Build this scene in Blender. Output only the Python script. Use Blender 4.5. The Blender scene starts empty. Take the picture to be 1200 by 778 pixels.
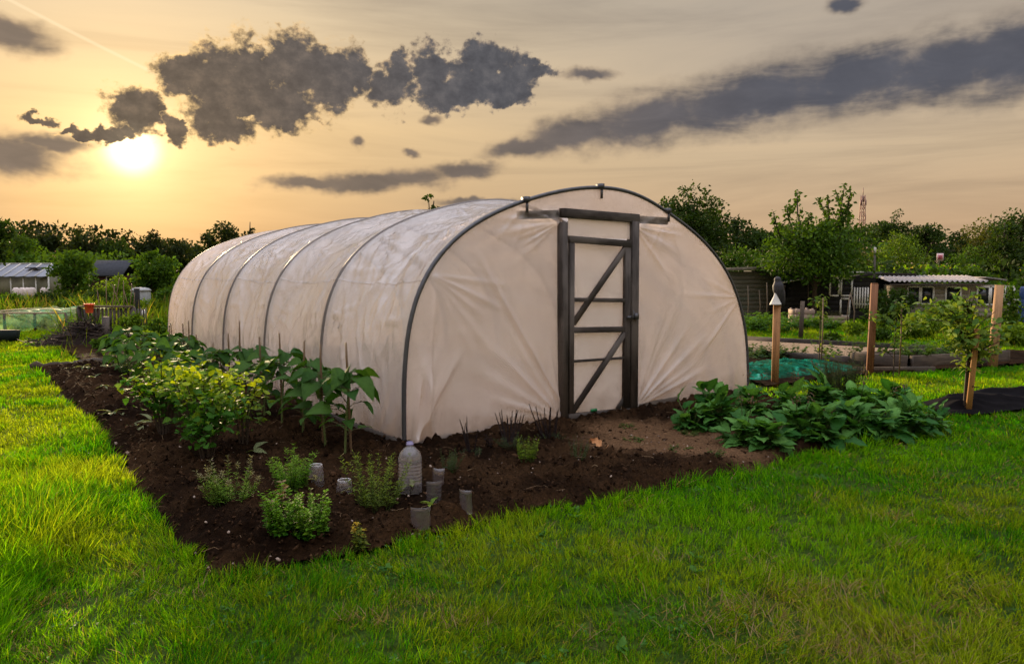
import bpy, math, random
import numpy as np
R = math.radians
rng = np.random.default_rng(7)
random.seed(7)
scene = bpy.context.scene
COL = scene.collection

# ------------------------------------------------------------------ camera geometry of the place
CAM_H, FPX, CX, CY, HOR = 1.6, 860.0, 600.0, 389.0, 322.0
PITCH = math.atan((CY - HOR) / FPX)
def ray(px, py):
    f = np.array([0, math.cos(PITCH), -math.sin(PITCH)]); u = np.array([0, math.sin(PITCH), math.cos(PITCH)])
    return f + np.array([1, 0, 0]) * (px - CX) / FPX + u * (CY - py) / FPX
def G(px, py, z=0.0):
    d = ray(px, py); t = (z - CAM_H) / d[2]
    return np.array([0, 0, CAM_H]) + d * t
def AT(px, py, Y):
    d = ray(px, py); return np.array([0, 0, CAM_H]) + d * (Y / d[1])
def hgt(px_len, Y): return px_len / FPX * Y

# ------------------------------------------------------------------ numpy noise
def _hash(ix, iy, iz, seed):
    h = (ix.astype(np.int64) * 374761393 + iy.astype(np.int64) * 668265263 + iz.astype(np.int64) * 2147483647 + seed * 974634777) & 0xFFFFFFFF
    h = ((h ^ (h >> 13)) * 1274126177) & 0xFFFFFFFF
    h = ((h ^ (h >> 16)) * 2246822519) & 0xFFFFFFFF
    return ((h ^ (h >> 15)) & 0xFFFFFF) / float(0xFFFFFF)
def vnoise(x, y, seed=0):
    x = np.asarray(x, float); y = np.asarray(y, float)
    ix = np.floor(x); iy = np.floor(y); fx = x - ix; fy = y - iy
    fx = fx * fx * fx * (fx * (fx * 6 - 15) + 10); fy = fy * fy * fy * (fy * (fy * 6 - 15) + 10)
    z = np.zeros_like(ix)
    a = _hash(ix, iy, z, seed); b = _hash(ix + 1, iy, z, seed); c = _hash(ix, iy + 1, z, seed); d = _hash(ix + 1, iy + 1, z, seed)
    return (a * (1 - fx) + b * fx) * (1 - fy) + (c * (1 - fx) + d * fx) * fy
def fbm(x, y, octv=4, seed=0, gain=0.5):
    s = 0; a = 1; t = 0
    for k in range(octv):
        s = s + a * vnoise(np.asarray(x) * 2 ** k + 17.3 * k, np.asarray(y) * 2 ** k - 9.1 * k, seed + k); t += a; a *= gain
    return s / t
def sstep(a, b, x):
    t = np.clip((np.asarray(x, float) - a) / (b - a), 0, 1); return t * t * (3 - 2 * t)
def in_poly(x, y, poly):
    x = np.asarray(x); y = np.asarray(y); ins = np.zeros(x.shape, bool); n = len(poly)
    for i in range(n):
        x1, y1 = poly[i][:2]; x2, y2 = poly[(i + 1) % n][:2]
        c = ((y1 > y) != (y2 > y)) & (x < (x2 - x1) * (y - y1) / (y2 - y1 + 1e-12) + x1)
        ins ^= c
    return ins
def poly_dist(x, y, poly):
    x = np.asarray(x, float); y = np.asarray(y, float); d = np.full(x.shape, 1e9); n = len(poly)
    for i in range(n):
        ax, ay = poly[i][:2]; bx, by = poly[(i + 1) % n][:2]; dx, dy = bx - ax, by - ay
        t = np.clip(((x - ax) * dx + (y - ay) * dy) / (dx * dx + dy * dy + 1e-12), 0, 1)
        d = np.minimum(d, np.hypot(x - ax - t * dx, y - ay - t * dy))
    return d

# ------------------------------------------------------------------ objects
def tag(o, label=None, cat=None, group=None, kind=None):
    if label: o['label'] = label
    if cat: o['category'] = cat
    if group: o['group'] = group
    if kind: o['kind'] = kind
    return o
def thing(name, label, cat, loc=(0, 0, 0), rotz=0.0, group=None):
    o = bpy.data.objects.new(name, None); COL.objects.link(o)
    o.location = tuple(float(c) for c in loc); o.rotation_euler = (0, 0, rotz); o.empty_display_size = 0.1
    return tag(o, label, cat, group)
def copy_tree(o, parent=None):
    c = o.copy(); COL.objects.link(c)
    if parent: c.parent = parent
    for ch in list(o.children): copy_tree(ch, c)
    return c

class MB:
    """collects geometry, links it as ONE mesh object"""
    def __init__(s): s.v = []; s.f = []; s.c = []; s.g = []; s.n = 0
    def add(s, v, faces, col=(1, 1, 1), gr=None):
        v = np.asarray(v, float).reshape(-1, 3); k = len(v)
        s.v.append(v)
        c = np.asarray(col, float)
        s.c.append(np.broadcast_to(c, (k, 3)) if c.ndim == 1 else c)
        s.g.append(v if gr is None else np.asarray(gr, float))
        groups = {}
        if isinstance(faces, np.ndarray): groups[faces.shape[1]] = faces
        else:
            for f in faces: groups.setdefault(len(f), []).append(f)
        for m, fs in groups.items(): s.f.append(np.asarray(fs, np.int64) + s.n)
        s.n += k
        return s
    def box(s, c, size, rot=None, col=(1, 1, 1), taper=1.0):
        x, y, z = np.asarray(size, float) / 2
        v = np.array([[-x, -y, -z], [x, -y, -z], [x, y, -z], [-x, y, -z], [-x * taper, -y * taper, z], [x * taper, -y * taper, z], [x * taper, y * taper, z], [-x * taper, y * taper, z]])
        ax = int(np.argmax(size)); order = [ax] + [i for i in range(3) if i != ax]
        gr = v[:, order] + rng.uniform(-9, 9, 3)
        if rot is not None: v = v @ np.asarray(rot).T
        return s.add(v + np.asarray(c, float), [(3, 2, 1, 0), (4, 5, 6, 7), (0, 1, 5, 4), (1, 2, 6, 5), (2, 3, 7, 6), (3, 0, 4, 7)], col, gr)
    def beam(s, p0, p1, w, h, up=(0, 0, 1), col=(1, 1, 1), bev=0.0):
        p0 = np.asarray(p0, float); p1 = np.asarray(p1, float); d = p1 - p0; L = np.linalg.norm(d); d /= L
        up = np.asarray(up, float)
        if abs(d @ up) > 0.95: up = np.array([0, 1.0, 0])
        sd = np.cross(d, up); sd /= np.linalg.norm(sd); n = np.cross(sd, d)
        b = min(bev if bev else 0.06 * min(w, h), 0.3 * min(w, h)); x, z = w / 2, h / 2
        prof = [(-x + b, -z), (x - b, -z), (x, -z + b), (x, z - b), (x - b, z), (-x + b, z), (-x, z - b), (-x, -z + b)]
        v = []; gr = []; off = rng.uniform(-9, 9, 3)
        for t in (0, L):
            for a, c in prof: v.append(p0 + d * t + sd * a + n * c); gr.append(np.array([t, a, c]) + off)
        k = 8
        f = [tuple(range(k))[::-1], tuple(range(k, 2 * k))] + [(i, (i + 1) % k, k + (i + 1) % k, k + i) for i in range(k)]
        return s.add(v, f, col, gr)
    def tube(s, pts, rad, n=8, col=(1, 1, 1), caps=True, jit=0.0):
        pts = np.asarray(pts, float); m = len(pts); rad = np.broadcast_to(np.asarray(rad, float), (m,))
        tg = np.gradient(pts, axis=0); tg /= np.linalg.norm(tg, axis=1)[:, None] + 1e-12
        ref = np.array([0, 0, 1.0]) if abs(tg[0][2]) < 0.9 else np.array([1.0, 0, 0])
        v = []; gr = []; off = rng.uniform(-9, 9, 3); L = 0
        for i in range(m):
            if i: L += np.linalg.norm(pts[i] - pts[i - 1])
            a = np.cross(tg[i], ref); a /= np.linalg.norm(a) + 1e-12; b = np.cross(tg[i], a); ref = np.cross(a, tg[i]) if True else ref
            for k in range(n):
                t = 2 * math.pi * k / n; r = rad[i] * (1 + (rng.uniform(-jit, jit) if jit else 0))
                q = a * math.cos(t) * r + b * math.sin(t) * r
                v.append(pts[i] + q); gr.append(np.array([L, math.cos(t) * r, math.sin(t) * r]) + off)
        f = [(i * n + k, i * n + (k + 1) % n, (i + 1) * n + (k + 1) % n, (i + 1) * n + k) for i in range(m - 1) for k in range(n)]
        if caps: f += [tuple(range(n))[::-1], tuple(range((m - 1) * n, m * n))]
        c = np.asarray(col, float)
        if c.ndim == 2: c = np.repeat(c, n, 0)
        return s.add(v, f, c, gr)
    def lathe(s, prof, n=24, c=(0, 0, 0), col=(1, 1, 1), caps=True):
        v = [(r * math.cos(2 * math.pi * k / n) + c[0], r * math.sin(2 * math.pi * k / n) + c[1], z + c[2]) for r, z in prof for k in range(n)]
        m = len(prof)
        f = [(i * n + k, i * n + (k + 1) % n, (i + 1) * n + (k + 1) % n, (i + 1) * n + k) for i in range(m - 1) for k in range(n)]
        if caps: f += [tuple(range(n))[::-1], tuple(range((m - 1) * n, m * n))]
        return s.add(v, f, col)
    def grid(s, P, col=(1, 1, 1), gr=None, mask=None):
        """P: (a,b,3) array; mask (a-1,b-1) keeps faces"""
        a, b = P.shape[:2]; idx = np.arange(a * b).reshape(a, b)
        q = np.stack([idx[:-1, :-1], idx[1:, :-1], idx[1:, 1:], idx[:-1, 1:]], -1)
        q = q[mask] if mask is not None else q.reshape(-1, 4)
        c = np.asarray(col, float); c = c.reshape(-1, 3) if c.ndim == 3 else c
        return s.add(P.reshape(-1, 3), q.reshape(-1, 4), c, None if gr is None else gr.reshape(-1, 3))
    def inst(s, tv, tf, org, side, d, n, sc, col, tint=None):
        """template tv (x side, y along, z normal) placed k times"""
        k = len(org); sc = np.asarray(sc, float)
        if sc.ndim == 1: sc = np.repeat(sc[:, None], 3, 1)
        V = (tv[None, :, 0:1] * (side * sc[:, 0:1])[:, None] + tv[None, :, 1:2] * (d * sc[:, 1:2])[:, None] + tv[None, :, 2:3] * (n * sc[:, 2:3])[:, None]) + org[:, None]
        m = len(tv); F = (np.asarray(tf)[None] + (np.arange(k) * m)[:, None, None]).reshape(-1, len(tf[0]))
        C = np.repeat(np.asarray(col, float)[:, None], m, 1)
        if tint is not None: C = C * np.asarray(tint)[None, :, None]
        return s.add(V.reshape(-1, 3), F, C.reshape(-1, 3))
    def build(s, name, mat, parent=None, smooth=False, link=True):
        me = bpy.data.meshes.new(name); V = np.concatenate(s.v); n = len(V)
        me.vertices.add(n); me.vertices.foreach_set('co', V.astype(np.float32).ravel())
        li = np.concatenate([f.ravel() for f in s.f]); tot = np.concatenate([np.full(len(f), f.shape[1]) for f in s.f])
        me.loops.add(len(li)); me.loops.foreach_set('vertex_index', li.astype(np.int32))
        me.polygons.add(len(tot)); st = np.concatenate([[0], np.cumsum(tot)[:-1]])
        me.polygons.foreach_set('loop_start', st.astype(np.int32))
        if smooth: me.polygons.foreach_set('use_smooth', np.ones(len(tot), bool))
        me.update(calc_edges=True)
        a = me.color_attributes.new('col', 'FLOAT_COLOR', 'POINT')
        C = np.concatenate([np.concatenate(s.c), np.ones((n, 1))], 1); a.data.foreach_set('color', C.astype(np.float32).ravel())
        g = me.attributes.new('gr', 'FLOAT_VECTOR', 'POINT'); g.data.foreach_set('vector', np.concatenate(s.g).astype(np.float32).ravel())
        if mat is not None: me.materials.append(mat)
        o = bpy.data.objects.new(name, me); COL.objects.link(o)
        if parent is not None: o.parent = parent
        return o

def norm(a): return a / (np.linalg.norm(a, axis=-1, keepdims=True) + 1e-12)
def rand_dirs(k): return norm(rng.normal(size=(k, 3)))
def frames(d, roll=None):
    d = norm(d); up = np.where(np.abs(d[:, 2:3]) > 0.97, np.array([[1.0, 0, 0]]), np.array([[0, 0, 1.0]]))
    sd = norm(np.cross(d, up)); n = np.cross(sd, d)
    if roll is not None:
        c, q = np.cos(roll)[:, None], np.sin(roll)[:, None]; sd, n = sd * c + n * q, n * c - sd * q
    return sd, d, n
def leaf_t(rows, fold=0.15, droop=0.2, wave=0.0):
    """rows: list of (y, halfwidth); mid rib + two edges"""
    v = []; f = []
    for i, (y, w) in enumerate(rows):
        z = -droop * y * y; e = z + fold * w + wave * math.sin(y * 17)
        v += [(-w, y, e), (0, y, z), (w, y, z + fold * w - wave * math.sin(y * 17))]
    for i in range(len(rows) - 1):
        a, b = i * 3, i * 3 + 3
        f += [(a, a + 1, b + 1, b), (a + 1, a + 2, b + 2, b + 1)]
    return np.array(v, float), f
LEAF_D = (np.array([(0, 0, 0), (-.3, .45, .07), (0, 1, -.05), (.3, .45, .07)], float), [(0, 3, 2), (0, 2, 1)])
LEAF_O = leaf_t([(0, .02), (.2, .2), (.5, .29), (.8, .17), (1, .0)], .25, .25)
LEAF_N = leaf_t([(0, .02), (.4, .1), (.75, .08), (1, .0)], .2, .15)
LEAF_HEART = leaf_t([(-.06, .22), (.08, .4), (.3, .45), (.6, .32), (.85, .13), (1, 0)], .22, .55, .02)
LEAF_LANCE = leaf_t([(0, .03), (.12, .1), (.3, .19), (.5, .23), (.7, .19), (.87, .1), (1, 0)], .35, .7, .02)
LEAF_LOBE = leaf_t([(0, .05), (.12, .36), (.3, .45), (.42, .33), (.55, .38), (.72, .2), (.85, .16), (1, 0)], .2, .3, .03)
LEAF_WIDE = leaf_t([(0, .04), (.1, .17), (.25, .30), (.45, .36), (.65, .33), (.82, .23), (.93, .12), (1, .03)], .22, .65, .05)
# ------------------------------------------------------------------ node helpers
def nt_new(mat):
    mat.use_nodes = True; nt = mat.node_tree; nt.nodes.clear(); return nt
def N(nt, t, **kw):
    n = nt.nodes.new(t)
    for k, v in kw.items():
        if k.startswith('i_'): n.inputs[k[2:].replace('_', ' ')].default_value = v
        else: setattr(n, k, v)
    return n
def L(nt, a, b): nt.links.new(a, b)
def ramp(nt, fac, stops):
    r = nt.nodes.new('ShaderNodeValToRGB'); e = r.color_ramp.elements
    while len(e) < len(stops): e.new(0.5)
    for i, (p, c) in enumerate(stops): e[i].position = p; e[i].color = tuple(c) + (1,) if len(c) == 3 else c
    if fac is not None: L(nt, fac, r.inputs[0])
    return r.outputs[0]
def mth(nt, op, a, b=None, c=None, clamp=False):
    n = nt.nodes.new('ShaderNodeMath'); n.operation = op; n.use_clamp = clamp
    for i, x in enumerate((a, b, c)):
        if x is None: continue
        if isinstance(x, (int, float)): n.inputs[i].default_value = x
        else: L(nt, x, n.inputs[i])
    return n.outputs[0]
def mixc(nt, fac, a, b, mode='MIX'):
    n = nt.nodes.new('ShaderNodeMix'); n.data_type = 'RGBA'; n.blend_type = mode
    for s, x in ((n.inputs[0], fac), (n.inputs[6], a), (n.inputs[7], b)):
        if isinstance(x, (int, float)): s.default_value = x
        elif isinstance(x, tuple): s.default_value = x + (1,) if len(x) == 3 else x
        else: L(nt, x, s)
    return n.outputs[2]
def noise(nt, vec, scale, detail=4, rough=0.55, dist=0.0, out=0):
    n = nt.nodes.new('ShaderNodeTexNoise'); n.inputs['Scale'].default_value = scale; n.inputs['Detail'].default_value = detail
    n.inputs['Roughness'].default_value = rough; n.inputs['Distortion'].default_value = dist
    if vec is not None: L(nt, vec, n.inputs['Vector'])
    return n.outputs[out]
def vscale(nt, vec, s):
    n = nt.nodes.new('ShaderNodeMapping'); n.inputs['Scale'].default_value = s; L(nt, vec, n.inputs[0]); return n.outputs[0]
def attr(nt, name, out='Color'):
    n = nt.nodes.new('ShaderNodeAttribute'); n.attribute_name = name; return n.outputs[out]
def objco(nt): return nt.nodes.new('ShaderNodeTexCoord').outputs['Object']
def geopos(nt): return nt.nodes.new('ShaderNodeNewGeometry').outputs['Position']
def finish(nt, sh):
    o = nt.nodes.new('ShaderNodeOutputMaterial'); L(nt, sh, o.inputs[0])
def bump(nt, h, st, dist=0.01):
    b = nt.nodes.new('ShaderNodeBump'); b.inputs['Strength'].default_value = st; b.inputs['Distance'].default_value = dist; L(nt, h, b.inputs['Height']); return b.outputs[0]
def princ(nt, col, rough=0.6, spec=0.4, metal=0.0, nrm=None, **kw):
    p = nt.nodes.new('ShaderNodeBsdfPrincipled')
    if isinstance(col, tuple): p.inputs['Base Color'].default_value = col + (1,)
    else: L(nt, col, p.inputs['Base Color'])
    if isinstance(rough, (int, float)): p.inputs['Roughness'].default_value = rough
    else: L(nt, rough, p.inputs['Roughness'])
    p.inputs['Specular IOR Level'].default_value = spec; p.inputs['Metallic'].default_value = metal
    if nrm is not None: L(nt, nrm, p.inputs['Normal'])
    for k, v in kw.items(): p.inputs[k].default_value = v
    return p.outputs[0]

def M_leaf(name, trans=0.42, rough=0.62, spec=0.16, tcol=(1.25, 1.15, 0.5)):
    m = bpy.data.materials.new(name); nt = nt_new(m)
    c = attr(nt, 'col')
    v = mixc(nt, 1.0, c, ramp(nt, noise(nt, geopos(nt), 60, 2), [(0.3, (.75, .75, .75)), (0.7, (1.2, 1.2, 1.2))]), 'MULTIPLY')
    p = princ(nt, v, rough, spec)
    t = nt.nodes.new('ShaderNodeBsdfTranslucent'); L(nt, mixc(nt, 1.0, v, tcol, 'MULTIPLY'), t.inputs[0])
    mx = nt.nodes.new('ShaderNodeMixShader'); mx.inputs[0].default_value = trans; L(nt, p, mx.inputs[1]); L(nt, t.outputs[0], mx.inputs[2])
    finish(nt, mx.outputs[0]); return m
def M_plain(name, col, rough=0.6, spec=0.4, metal=0.0, var=0.25, scale=8, bumps=0.2):
    m = bpy.data.materials.new(name); nt = nt_new(m)
    n = noise(nt, geopos(nt), scale, 6, 0.65)
    k = ramp(nt, n, [(0.3, (1 - var,) * 3), (0.7, (1 + var,) * 3)])
    finish(nt, princ(nt, mixc(nt, 1.0, tuple(col), k, 'MULTIPLY'), rough, spec, metal, bump(nt, noise(nt, geopos(nt), scale * 6, 4), bumps, 0.004))); return m
def M_vcol(name, rough=0.8, spec=0.2, var=0.2, scale=20):
    m = bpy.data.materials.new(name); nt = nt_new(m)
    k = ramp(nt, noise(nt, geopos(nt), scale, 5, 0.65), [(0.3, (1 - var,) * 3), (0.7, (1 + var,) * 3)])
    finish(nt, princ(nt, mixc(nt, 1.0, attr(nt, 'col'), k, 'MULTIPLY'), rough, spec)); return m
def M_wood(name, col, dark=0.5, rough=0.75, grain=1.0, weather=None):
    m = bpy.data.materials.new(name); nt = nt_new(m)
    g = attr(nt, 'gr', 'Vector')
    a = noise(nt, vscale(nt, g, (2.5 * grain, 45 * grain, 45 * grain)), 1.0, 5, 0.6, 0.6)
    b = noise(nt, vscale(nt, g, (1.3, 4, 4)), 1.0, 4, 0.6)
    c = ramp(nt, a, [(0.28, tuple(x * dark for x in col)), (0.55, tuple(col)), (0.8, tuple(min(1, x * 1.3) for x in col))])
    if weather: c = mixc(nt, ramp(nt, b, [(0.42, (0, 0, 0)), (0.62, (1, 1, 1))]), c, tuple(weather))
    finish(nt, princ(nt, c, rough, 0.25, 0, bump(nt, a, 0.5, 0.004))); return m

m_leaf = M_leaf('leaf_green', 0.42)
m_leaf_big = M_leaf('leaf_broad', 0.4, 0.6, 0.12)
m_tree = M_leaf('tree_leaf', 0.38, 0.65, 0.15)
m_grass = M_leaf('grass_blade', 0.55, 0.7, 0.04, (1.35, 1.35, 0.35))
m_stem = M_vcol('plant_stem', 0.7, 0.2)
m_bark = M_wood('bark', (0.07, 0.05, 0.035), 0.4, 0.9, 1.0)
m_cane = M_wood('bamboo', (0.16, 0.10, 0.055), 0.6, 0.55)
m_post = M_wood('post_timber', (0.36, 0.18, 0.075), 0.55, 0.75, 1.0)
m_darkwood = M_wood('weathered_timber', (0.046, 0.037, 0.032), 0.4, 0.8, 1.0, (0.12, 0.10, 0.088))
m_greywood = M_wood('grey_board', (0.125, 0.095, 0.072), 0.4, 0.9, 1.0, (0.07, 0.056, 0.046))
m_shed = M_wood('shed_board', (0.10, 0.085, 0.06), 0.45, 0.85, 1.0, (0.06, 0.065, 0.045))
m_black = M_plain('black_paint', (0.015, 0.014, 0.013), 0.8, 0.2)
m_redshed = M_wood('brown_stained_board', (0.055, 0.022, 0.016), 0.5, 0.8)
m_pipe = M_plain('galvanised_pipe', (0.095, 0.095, 0.105), 0.5, 0.5, 0.6, 0.25, 14)
m_white = M_plain('white_paint', (0.62, 0.6, 0.56), 0.6, 0.3, 0, 0.2, 12)
m_glass = M_plain('window_glass', (0.02, 0.022, 0.022), 0.08, 0.6, 0, 0.2, 3, 0.0)
m_roof = M_plain('felt_roof', (0.10, 0.10, 0.105), 0.85, 0.2, 0, 0.3, 4)
m_rust = M_plain('rusted_metal', (0.20, 0.09, 0.04), 0.85, 0.2, 0.2, 0.4, 20)

# ------------------------------------------------------------------ render settings, camera, light
scene.render.engine = 'CYCLES'
cy = scene.cycles
cy.use_denoising = True; cy.denoising_input_passes = 'RGB'; cy.max_bounces = 10; cy.diffuse_bounces = 5; cy.glossy_bounces = 4; cy.transmission_bounces = 10; cy.transparent_max_bounces = 24
cy.caustics_reflective = False; cy.caustics_refractive = False; cy.sample_clamp_indirect = 8.0
vs = scene.view_settings; vs.view_transform = 'Standard'; vs.look = 'None'; vs.gamma = 1.0; vs.use_curve_mapping = False
vs.exposure = 0.7
cam_d = bpy.data.cameras.new('Camera'); cam = bpy.data.objects.new('Camera', cam_d); COL.objects.link(cam)
cam.location = (0, 0, CAM_H); cam.rotation_euler = (R(90) - PITCH, 0, 0)
cam_d.sensor_width = 36; cam_d.lens = 36 * FPX / 1200; cam_d.clip_end = 5000; cam_d.clip_start = 0.05
scene.camera = cam

SUN_DIR = ray(155, 175); SUN_DIR /= np.linalg.norm(SUN_DIR)
SUN_EL = math.asin(SUN_DIR[2]); SUN_AZ = math.atan2(SUN_DIR[0], SUN_DIR[1])
sl = bpy.data.lights.new('sun', 'SUN'); so = bpy.data.objects.new('sun', sl); COL.objects.link(so)
sl.energy = 5.0; sl.angle = R(2.0); sl.color = (1.0, 0.74, 0.44)
so.rotation_euler = (R(90) - SUN_EL, 0, -SUN_AZ + math.pi)
from mathutils import Vector
so.rotation_euler = Vector((-SUN_DIR[0], -SUN_DIR[1], -SUN_DIR[2])).to_track_quat('-Z', 'Y').to_euler()

# ------------------------------------------------------------------ the sky: Nishita + thin warm veil + clouds, all in world directions
W = bpy.data.worlds.new('World'); scene.world = W; W.use_nodes = True
nt = W.node_tree; nt.nodes.clear()
sky = N(nt, 'ShaderNodeTexSky', sky_type='NISHITA', sun_disc=False); sky.sun_elevation = SUN_EL; sky.sun_rotation = SUN_AZ; sky.air_density = 1.5; sky.dust_density = 3.0
tc = nt.nodes.new('ShaderNodeTexCoord').outputs['Generated']
sx = nt.nodes.new('ShaderNodeSeparateXYZ'); L(nt, tc, sx.inputs[0])
az = mth(nt, 'MULTIPLY', mth(nt, 'ARCTAN2', sx.outputs[0], sx.outputs[1]), 180 / math.pi)
el = mth(nt, 'MULTIPLY', mth(nt, 'ARCSINE', sx.outputs[2]), 180 / math.pi)
ae = nt.nodes.new('ShaderNodeCombineXYZ'); L(nt, az, ae.inputs[0]); L(nt, el, ae.inputs[1])
AE = ae.outputs[0]
dp = N(nt, 'ShaderNodeVectorMath', operation='DOT_PRODUCT'); L(nt, tc, dp.inputs[0]); dp.inputs[1].default_value = tuple(SUN_DIR)
sang = mth(nt, 'MULTIPLY', mth(nt, 'ARCCOSINE', mth(nt, 'MINIMUM', dp.outputs['Value'], 0.999999)), 180 / math.pi)
def maprange(x, a, b, c=0.0, d=1.0, smooth=True):
    n = nt.nodes.new('ShaderNodeMapRange'); n.interpolation_type = 'SMOOTHSTEP' if smooth else 'LINEAR'
    L(nt, x, n.inputs[0]); n.inputs[1].default_value = a; n.inputs[2].default_value = b; n.inputs[3].default_value = c; n.inputs[4].default_value = d
    return n.outputs[0]
def degs(px, py):
    d = ray(px, py); d = d / np.linalg.norm(d); return math.degrees(math.atan2(d[0], d[1])), math.degrees(math.asin(d[2]))
# veil colour by distance from the sun and by elevation
e1 = maprange(el, -2, 40, 0, 1, False)
near = ramp(nt, e1, [(0.0, (.35, .245, .17)), (0.12, (.46, .32, .20)), (0.30, (.68, .485, .27)), (0.50, (.64, .52, .36)), (1.0, (.50, .50, .54))])
far = ramp(nt, e1, [(0.0, (.44, .28, .18)), (0.12, (.60, .40, .24)), (0.25, (.60, .45, .295)), (0.40, (.49, .40, .31)), (0.54, (.40, .345, .29)), (1.0, (.45, .46, .52))])
veil = mixc(nt, maprange(sang, 8, 52), near, far)
# streaky high cirrus in the veil
st = noise(nt, vscale(nt, AE, (0.028, 0.30, 1)), 1.0, 6, 0.6, 0.6)
veil = mixc(nt, 1.0, veil, ramp(nt, st, [(0.28, (.74, .74, .77)), (0.5, (1.0, 1.0, 1.0)), (0.72, (1.14, 1.12, 1.08))]), 'MULTIPLY')
# overhead and behind the camera the unseen dome is scaled up as added fill light
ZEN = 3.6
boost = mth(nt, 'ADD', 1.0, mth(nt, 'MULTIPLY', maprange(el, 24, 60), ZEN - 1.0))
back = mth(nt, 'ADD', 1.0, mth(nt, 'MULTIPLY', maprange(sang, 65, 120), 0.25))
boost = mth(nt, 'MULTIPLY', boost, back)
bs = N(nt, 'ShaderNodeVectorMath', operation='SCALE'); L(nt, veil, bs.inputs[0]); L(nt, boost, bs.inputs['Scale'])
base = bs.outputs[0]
# glow round the sun behind thin cloud
g1 = mth(nt, 'MULTIPLY', mth(nt, 'EXPONENT', mth(nt, 'MULTIPLY', sang, -1 / 1.8)), 1.1)
g2 = mth(nt, 'MULTIPLY', mth(nt, 'EXPONENT', mth(nt, 'MULTIPLY', sang, -1 / 8.0)), 0.26)
gs1 = N(nt, 'ShaderNodeVectorMath', operation='SCALE'); gs1.inputs[0].default_value = (1.0, .82, .42); L(nt, g1, gs1.inputs['Scale'])
gs2 = N(nt, 'ShaderNodeVectorMath', operation='SCALE'); gs2.inputs[0].default_value = (1.0, .62, .19); L(nt, g2, gs2.inputs['Scale'])
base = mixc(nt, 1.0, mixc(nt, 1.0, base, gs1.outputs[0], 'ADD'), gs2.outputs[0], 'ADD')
disc = maprange(sang, 0.2, 2.3, 1.5, 0.0)
gs3 = N(nt, 'ShaderNodeVectorMath', operation='SCALE'); gs3.inputs[0].default_value = (1.0, .9, .6); L(nt, disc, gs3.inputs['Scale'])
base = mixc(nt, 1.0, base, gs3.outputs[0], 'ADD')
# contrail
def _warp(amp, sc):
    n1 = noise(nt, vscale(nt, AE, (1, 1.2, 1)), sc, 3, .6, 0, 1); v = N(nt, 'ShaderNodeVectorMath', operation='SUBTRACT'); L(nt, n1, v.inputs[0]); v.inputs[1].default_value = (.5, .5, .5)
    m_ = N(nt, 'ShaderNodeVectorMath', operation='SCALE'); L(nt, v.outputs[0], m_.inputs[0]); m_.inputs['Scale'].default_value = amp; return m_.outputs[0]
_a = N(nt, 'ShaderNodeVectorMath', operation='ADD'); L(nt, AE, _a.inputs[0]); L(nt, _warp(2.6, .33), _a.inputs[1])
_b = N(nt, 'ShaderNodeVectorMath', operation='ADD'); L(nt, _a.outputs[0], _b.inputs[0]); L(nt, _warp(1.8, 1.0), _b.inputs[1]); AEW = _b.outputs[0]
_c = N(nt, 'ShaderNodeVectorMath', operation='ADD'); L(nt, AE, _c.inputs[0]); L(nt, _warp(1.7, .4), _c.inputs[1]); AEB = _c.outputs[0]
def mapell(px, py, rx, ry, rot=0.0, warp=True):
    a, e = degs(px, py); k = 180 / math.pi / FPX
    n = nt.nodes.new('ShaderNodeMapping'); n.vector_type = 'TEXTURE'
    L(nt, {True: AEW, False: AE, 2: AEB}[warp], n.inputs[0]); n.inputs[1].default_value = (a, e, 0); n.inputs[2].default_value = (0, 0, R(rot)); n.inputs[3].default_value = (rx * k, ry * k, 1)
    return n.outputs[0]
cm = nt.nodes.new('ShaderNodeSeparateXYZ'); L(nt, mapell(92, 42, 105, 1.9, -21.5, False), cm.inputs[0])
trail = mth(nt, 'MULTIPLY', mth(nt, 'MULTIPLY', maprange(mth(nt, 'ABSOLUTE', cm.outputs[1]), 0.2, 1.3, 1, 0), maprange(mth(nt, 'ABSOLUTE', cm.outputs[0]), .9, 1.0, 1, 0)), 0.38)
base = mixc(nt, trail, base, (1.0, .82, .55))
# clouds: ellipses broken up by noise.  (px, py, rx, ry, rot)
def field(ells, vec_noise, amp, wp=True):
    acc = None
    for (px, py, rx, ry, *ro) in ells:
        ln = N(nt, 'ShaderNodeVectorMath', operation='LENGTH'); L(nt, mapell(px, py, rx, ry, ro[0] if ro else 0, wp), ln.inputs[0])
        v = mth(nt, 'SUBTRACT', 1.0, ln.outputs['Value'])
        if acc is None: acc = v
        else:
            n = nt.nodes.new('ShaderNodeMath'); n.operation = 'SMOOTH_MAX'; L(nt, acc, n.inputs[0]); L(nt, v, n.inputs[1]); n.inputs[2].default_value = 0.12; acc = n.outputs[0]
    return mth(nt, 'ADD', acc, mth(nt, 'MULTIPLY', mth(nt, 'SUBTRACT', vec_noise, 0.5), amp))
vs_ae = vscale(nt, AE, (1.0, 1.15, 1))
n_puff = mth(nt, 'ADD', mth(nt, 'MULTIPLY', noise(nt, vs_ae, 0.50, 10, 0.62, 0.2), 0.6), mth(nt, 'MULTIPLY', noise(nt, vs_ae, 1.7, 8, 0.65, 0.2), 0.4))
n_soft = noise(nt, vscale(nt, AE, (0.16, 0.5, 1)), 1.0, 8, 0.6, 0.5)
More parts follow.
